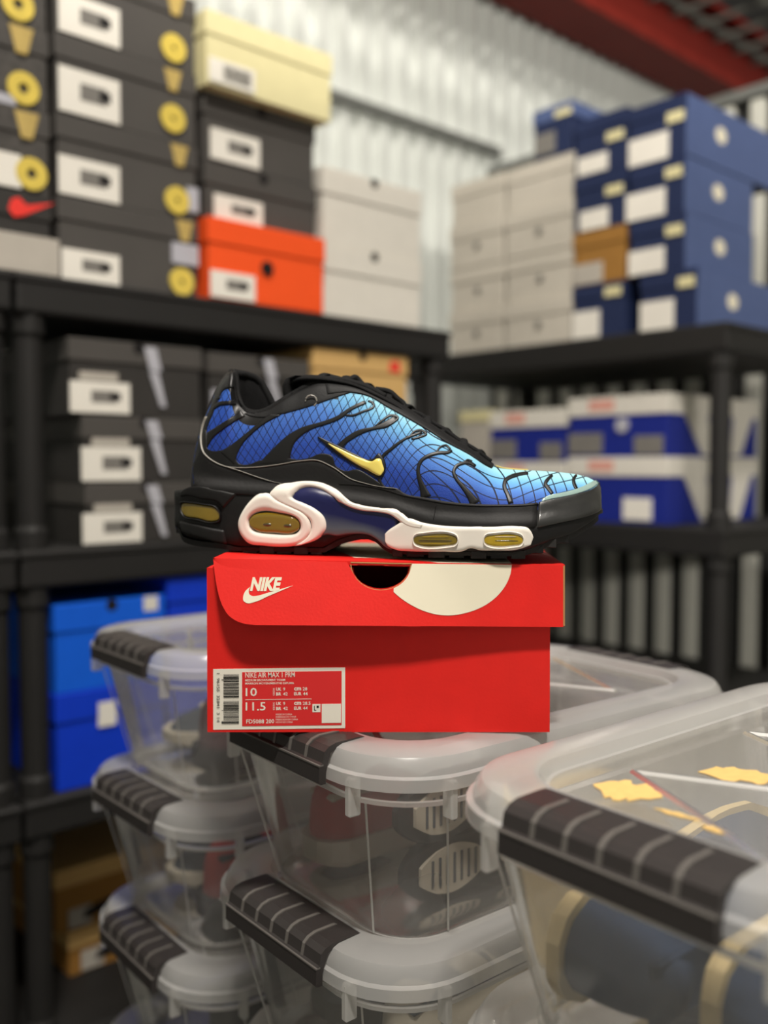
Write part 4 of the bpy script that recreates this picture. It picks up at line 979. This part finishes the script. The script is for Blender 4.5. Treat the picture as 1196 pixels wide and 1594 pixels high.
vein('stitching', Z2([(-250, 640), (-100, 652), (0, 672), (100, 702), (200, 722), (300, 741), (450, 756), (600, 760), (720, 757), (800, 748)]), [1.2, 1.2], DS, .16, 'ink_black', UP, 80)
vein('piping', Z1([(212, 288), (190, 345), (181, 420), (196, 482), (225, 512), (262, 535), (310, 553), (360, 558), (430, 558), (560, 545), (700, 523), (780, 521), (850, 550), (960, 619), (1030, 640), (1090, 654), (1196, 667)]), [1.5, 1.5, 1.5, 1.5, 1.2, .8], DS, .17, 'piping_silver', UP, 110)
vein('piping', Z1([(310, 553), (380, 575), (470, 606), (540, 628), (600, 646)]), [1.2, 1.2, 1.0], DS, .2, 'piping_silver', UP, 40)
# yellow tick with its black edge
tA = Z1([(776, 393), (830, 418), (900, 450), (980, 488), (1050, 515), (1085, 500), (1096, 480), (1118, 500), (1134, 560), (1120, 596)])
tB = Z1([(776, 400), (825, 445), (880, 492), (940, 530), (1010, 572), (1060, 600), (1092, 612), (1106, 610), (1116, 606), (1120, 600)])
ruled('tick_edge', tA, tB, D_, .13, 'overlay_black', UP, 50, 3, .12)
tA = Z1([(832, 430), (880, 452), (950, 484), (1020, 512), (1070, 524), (1096, 508), (1108, 508), (1122, 540), (1128, 570), (1112, 596)])
tB = Z1([(832, 433), (870, 465), (920, 503), (980, 543), (1030, 572), (1062, 590), (1084, 599), (1098, 602), (1106, 600), (1112, 597)])
ruled('tick', tA, tB, D_, .24, 'swoosh_gold', UP, 50, 3, .25)
# pull-loop eyelet
mb = MB(); c = project(485, 625, D_, .1); mb2 = [(c + Vector((.42 * math.cos(t * math.pi / 6), -.02, .42 * math.sin(t * math.pi / 6)))) for t in range(-2, 7)]
mb.tube(mb2, .05, 6); mb.build('eyelet', 'piping_silver', UP)
# eyestay along the throat
ruled('eyestay', [(500, 592), (545, 598), (575, 606), (610, 624), (640, 641), (670, 660), (700, 679), (740, 704), (764, 721), (772, 727)], [(505, 616), (546, 612), (572, 617), (602, 634), (634, 652), (665, 670), (696, 690), (730, 708), (756, 725), (768, 731)], D_, .1, 'upper_black', UP, 50, 3, .12)
# yellow edge of the far tick showing over the vamp
mb = MB(); rows = []
for k in range(10):
    x = X(772 + 5.6 * k, 728); z = ztM(x); rows.append([(x, .2, z + .02), (x, .5, z + .09), (x, 1.6, z - .02)])
mb.loft(rows, False); mb.build('far_tick', 'swoosh_gold', UP)
# tongue: padded sheet rising out of the throat
tc_ = [(768, 722), (740, 702), (700, 676), (640, 638), (590, 611), (560, 598), (530, 591), (500, 588), (476, 588), (462, 591), (456, 598)]
C = crv(tc_, 34); rows = []
for i, p in enumerate(C):
    q = onplane(p.x, p.y, 0); f = i / 33; hw_ = .5 + 1.7 * sstep(0, .5, f) ; th = .25 + .35 * sstep(.6, .9, f)
    hw_ *= 1 - .25 * sstep(.9, 1, f)
    t_ = (C[min(33, i + 1)] - C[max(0, i - 1)]).normalized(); nz = Vector((-t_.y, 0, -(t_.x))); nz = Vector((abs(t_.y), 0, abs(t_.x))) if t_.y < 0 else Vector((-abs(t_.y), 0, abs(t_.x)))
    ring = []
    for k in range(14):
        a = k * 2 * math.pi / 14; c_, s_ = math.cos(a), math.sin(a)
        off = nz * (th * s_ * .5 - .18 * (c_ * c_)); ring.append((q.x + off.x, hw_ * c_, q.z + off.z - .12))
    rows.append(ring)
TG = fixn(MB().loft(rows, True, True, True).build('tongue', 'mesh_black', SHOE, smooth=True))
# tongue top lip, dropping behind the collar
mb = MB(); q = [onplane(a, b, 0) for a, b in ((470, 588), (459, 592), (454, 602), (455, 616), (460, 632))]
mb.loft([[(p.x + .55 * math.cos(a) * (1 if abs(math.sin(a)) < 2 else 1), 1.9 * math.sin(a), p.z) for a in [k * math.pi / 6 for k in range(12)]] for p in q], True, True, True)
fixn(mb.build('tongue_lip', 'mesh_black', SHOE, smooth=True))
# laces crossing the throat
LC = [(508, 587), (540, 591), (572, 602), (604, 618), (634, 635), (664, 653), (692, 671), (720, 688), (745, 705)]
for i, (a, b) in enumerate(LC):
    q = onplane(a, b, 0); q2 = onplane(a + 9, b + 9, -1.5); mb = MB(); d = .55 if i % 2 else -.55
    pts = [(q.x + .2, -1.62, q.z - .62), (q.x + d * .3, -1.3, q.z - .18), (q.x + d * .1, -.6, q.z + .12), (q.x, 0, q.z + .16), (q.x - d * .1, .6, q.z + .12), (q.x - d * .3, 1.3, q.z - .18), (q.x - .2, 1.62, q.z - .62)]
    C = crv(pts, 14); rows = []
    for k, p in enumerate(C):
        t_ = (C[min(13, k + 1)] - C[max(0, k - 1)]).normalized(); s_ = t_.cross(Vector((0, 0, 1))).normalized(); n_ = s_.cross(t_)
        rows.append([tuple(p + s_ * (.36 * math.cos(u * math.pi / 4)) + n_ * (.14 * math.sin(u * math.pi / 4))) for u in range(8)])
    fixn(mb.loft(rows, True, True, True).build('lace', 'lace_black', SHOE, smooth=True))
def lace_run(pts, r, y=-1.2):
    P = [onplane(a, b, yy) for a, b, yy in pts]; fixn(MB().tube([p[:] for p in crv([p[:] for p in P], 40)], r, 8).build('lace', 'lace_black', SHOE, smooth=True))
lace_run([(455, 616, -1.9), (480, 601, -1.7), (505, 592, -1.5), (530, 592, -1.35), (548, 596, -1.3), (570, 603, -1.35), (600, 618, -1.35)], .27)
lace_run([(502, 590, -1.2), (516, 600, -1.6), (530, 606, -1.75), (542, 601, -1.5), (532, 593, -1.1), (515, 588, -.8)], .27)
lace_run([(543, 596, -.9), (548, 590, -.8), (553, 588, -.6), (560, 594, -.5), (566, 602, -.8)], .24)
lace_run([(585, 606, -.6), (608, 611, -.7), (618, 620, -.8), (630, 632, -.9), (626, 640, -1.2)], .22)
lace_run([(640, 640, -1.0), (655, 646, -.9), (668, 655, -.9), (690, 668, -.9), (712, 684, -.9), (742, 702, -.9), (764, 719, -.6)], .2)
lace_run([(596, 616, -1.3), (640, 643, -1.35), (690, 676, -1.3), (735, 705, -1.1), (766, 726, -.6)], .2)

# midsole core
sb = [(277, 824), (283, 836), (297, 841), (330, 846), (353, 849), (372, 855), (400, 860), (480, 861), (505, 855), (520, 845), (545, 836), (580, 834), (593, 843), (604, 857), (615, 863), (655, 866), (730, 866.5), (795, 863), (826, 855), (845, 848), (868, 839), (890, 832), (905, 823), (920, 813), (936, 800)]
zsb_t = []
for p in crv(sb, 90):
    x = onplane(p.x, p.y, -3.5).x; y = -wS(x) * .97; q = onplane(p.x, p.y, y); zsb_t.append((q.x, max(.42, q.z)))
zsb_t.sort(); zsBot = interp(zsb_t)
rows = []; n = 90
for i in range(n + 1):
    f = .5 - .5 * math.cos(math.pi * i / n); x = SH + (ST - SH) * f; z0, z1 = zsBot(x), zsTop(x); z0 = min(z0, z1 - .2); s = wS(x); row = []
    prof_ = [(.90, 0), (.975, .06), (1.0, .2), (1.0, .45), (1.0, .7), (1.0, .9), (.985, .97), (.93, 1.03)]
    if x < X(370): prof_ = [(.88, 0), (.95, .08), (1.0, .2), (.955, .36), (.95, .6), (1.0, .78), (1.0, .9), (.97, .98), (.9, 1.03)][:8]
    for a, t in prof_: row.append((x, -s * a, z0 + (z1 - z0) * t))
    for a, t in prof_[::-1]: row.append((x, s * a, z0 + (z1 - z0) * t))
    rows.append(row)
MS = fixn(MB().loft(rows, True, True, True).build('midsole', 'sole_black', SHOE, smooth=True))
DSo = lambda x, z: DS(x, z)
# shank: white ring, sweep and forefoot plate, navy web
navyA = Z1([(640, 715), (690, 672), (750, 660), (810, 680), (870, 712), (950, 755), (1060, 780), (1160, 795), (1200, 830)])
navyB = Z1([(770, 925), (830, 905), (880, 912), (930, 904), (990, 900), (1050, 908), (1095, 935), (1130, 968), (1160, 985)])
ruled('shank_web', navyA, navyB, DSo, .21, 'shank_navy', MS, 40, 6, .04, fade=True)
ringO = Z1([(480, 688), (430, 728), (390, 785), (368, 840), (376, 895), (418, 948), (500, 962), (590, 968), (660, 962), (720, 935), (752, 890), (750, 840), (720, 795), (650, 755), (570, 715), (525, 682)])
ringI = Z1([(500, 786), (470, 792), (445, 805), (430, 830), (436, 858), (455, 882), (500, 892), (560, 898), (630, 900), (670, 895), (690, 872), (690, 846), (675, 820), (640, 803), (590, 794), (545, 788)])
ruled('shank_ring', ringO, ringI, DSo, .42, 'shank_white', MS, 64, 3, .3, closed=True)
swA = Z1([(655, 965), (715, 925), (746, 880), (738, 825), (680, 782), (600, 752), (540, 722), (522, 698), (548, 668), (640, 635), (740, 625), (810, 635), (870, 668), (930, 718), (1000, 748), (1100, 764), (1196, 774)]) + Z2([(130, 822), (220, 848)])
swB = Z1([(690, 960), (790, 922), (836, 872), (830, 818), (788, 774), (725, 742), (668, 722), (655, 712), (664, 697), (700, 674), (750, 667), (800, 680), (860, 714), (950, 764), (1020, 783), (1100, 790), (1165, 806)]) + Z2([(62, 826), (110, 862), (200, 880)])
ruled('shank_sweep', swA, swB, DSo, .38, 'shank_white', MS, 90, 3, .28)
ffA = Z2([(-2, 905), (20, 880), (70, 845), (110, 818), (200, 840), (300, 855), (400, 860), (550, 860), (700, 859), (738, 868), (756, 895), (763, 925)])
ffB = Z2([(2, 930), (15, 960), (60, 985), (120, 991), (200, 993), (300, 993), (400, 991), (440, 976), (490, 986), (560, 987), (690, 981), (755, 955)])
ruled('shank_plate', ffA, ffB, DSo, .36, 'shank_white', MS, 70, 6, .1)
def lozenge(x0, x1, y0, y1, n=24):
    r = (y1 - y0) / 2; cy = (y0 + y1) / 2; out = []
    for k in range(n):
        a = 2 * math.pi * k / n; c_, s_ = math.cos(a), math.sin(a)
        out.append(((x1 - r if c_ > 0 else x0 + r) + r * math.copysign(abs(c_) ** .9, c_), cy + r * s_))
    return out
def window(pts, core, F, h, m, lip=1.35, rimm='shank_white', rim=True, hl=None):
    cx = sum(p[0] for p in pts) / len(pts); cy = sum(p[1] for p in pts) / len(pts)
    if rim:
        ex_ = [(p[0] + (2.3 if p[0] > cx else -2.3) * min(1, abs(p[0] - cx) / 4), p[1] + (2.3 if p[1] > cy else -2.3) * min(1, abs(p[1] - cy) / 3)) for p in pts]
        ruled('window_rim', ex_, pts, F, h + .1, rimm, MS, 40, 1, .35, closed=True)
    half = len(pts) // 2
    A = crv(pts, 48, True); top = A[24:] + [A[0]]; bot = A[:25][::-1]
    ruled('air_window', [(p.x, p.y) for p in top], [(p.x, p.y) for p in bot], F, h, m, MS, 25, 4, .12, straight=True, ends=False)
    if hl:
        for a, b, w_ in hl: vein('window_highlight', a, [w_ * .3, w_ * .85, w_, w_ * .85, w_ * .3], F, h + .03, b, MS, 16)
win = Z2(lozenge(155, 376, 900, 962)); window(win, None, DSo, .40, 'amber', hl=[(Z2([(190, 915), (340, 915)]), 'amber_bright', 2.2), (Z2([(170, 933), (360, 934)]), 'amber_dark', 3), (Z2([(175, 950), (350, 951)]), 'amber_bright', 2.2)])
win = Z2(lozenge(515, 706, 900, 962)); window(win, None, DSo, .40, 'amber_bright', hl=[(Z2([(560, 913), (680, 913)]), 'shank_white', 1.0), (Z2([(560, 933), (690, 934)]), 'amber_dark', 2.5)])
win = [(p.x, p.y) for p in crv(ringI, 40, True)][::-1]
win = Z1([(690, 850), (686, 878), (660, 897), (560, 898), (470, 888), (436, 858), (432, 828), (450, 802), (500, 788), (560, 789), (630, 800), (675, 822)])
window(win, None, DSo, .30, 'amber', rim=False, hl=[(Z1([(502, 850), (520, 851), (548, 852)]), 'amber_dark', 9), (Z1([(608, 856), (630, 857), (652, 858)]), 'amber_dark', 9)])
win = Z1([(272, 795), (266, 830), (240, 838), (160, 822), (90, 804), (78, 775), (80, 742), (120, 742), (190, 752), (250, 766)])
window(win, None, DSo, .06, 'amber', rimm='sole_black')
ruled('heel_lip', Z1([(66, 690), (100, 662), (150, 650), (260, 668), (370, 690)]), Z1([(68, 712), (110, 706), (170, 722), (260, 740), (290, 775)]), DSo, .14, 'sole_black', MS, 30, 2, .2)
ruled('heel_lip', Z1([(62, 832), (90, 838), (150, 850), (240, 870), (300, 880)]), Z1([(72, 890), (110, 905), (180, 925), (250, 945), (310, 955)]), DSo, .12, 'sole_black', MS, 30, 2, .2)
vein('sole_groove', Z2([(265, 745), (258, 790), (250, 835)]), [1.0, 1.0], DSo, .2, 'ink_black', MS, 12)
# outsole with separate lugs
rows = []
for i in range(n + 1):
    f = .5 - .5 * math.cos(math.pi * i / n); x = SH + .5 + (ST - SH - .9) * f; z1 = zsBot(x) + .06; z0 = max(.2, z1 - .4); s = wS(x) * .955
    rows.append([(x, -s * .98, z0), (x, -s, z1), (x, s, z1), (x, s * .98, z0)])
OS = fixn(MB().loft(rows, True, True, True).build('outsole', 'sole_black', SHOE))
k = 0
for (a, b) in ((375, 398), (402, 425), (428, 452), (456, 478), (482, 500), (612, 628), (634, 662), (668, 694), (700, 724), (734, 758), (764, 790), (796, 818), (824, 846), (851, 866), (871, 886)):
    x0, x1 = X(a, 860, -4), X(b, 860, -4); xm = (x0 + x1) / 2; z1 = zsBot(xm) - .05; s = wS(xm) * .97; z0 = max(.0, z1 - .42)
    mb = MB()
    for sd in (-1, 1):
        MB().bbox(x0, x1, *sorted((sd * s * .45, sd * s * (.985 if k % 2 else .96))), z0 + .01, z1 + .2, .05).build('lug', 'tread_grey' if k % 2 else 'sole_black', OS)
    k += 1
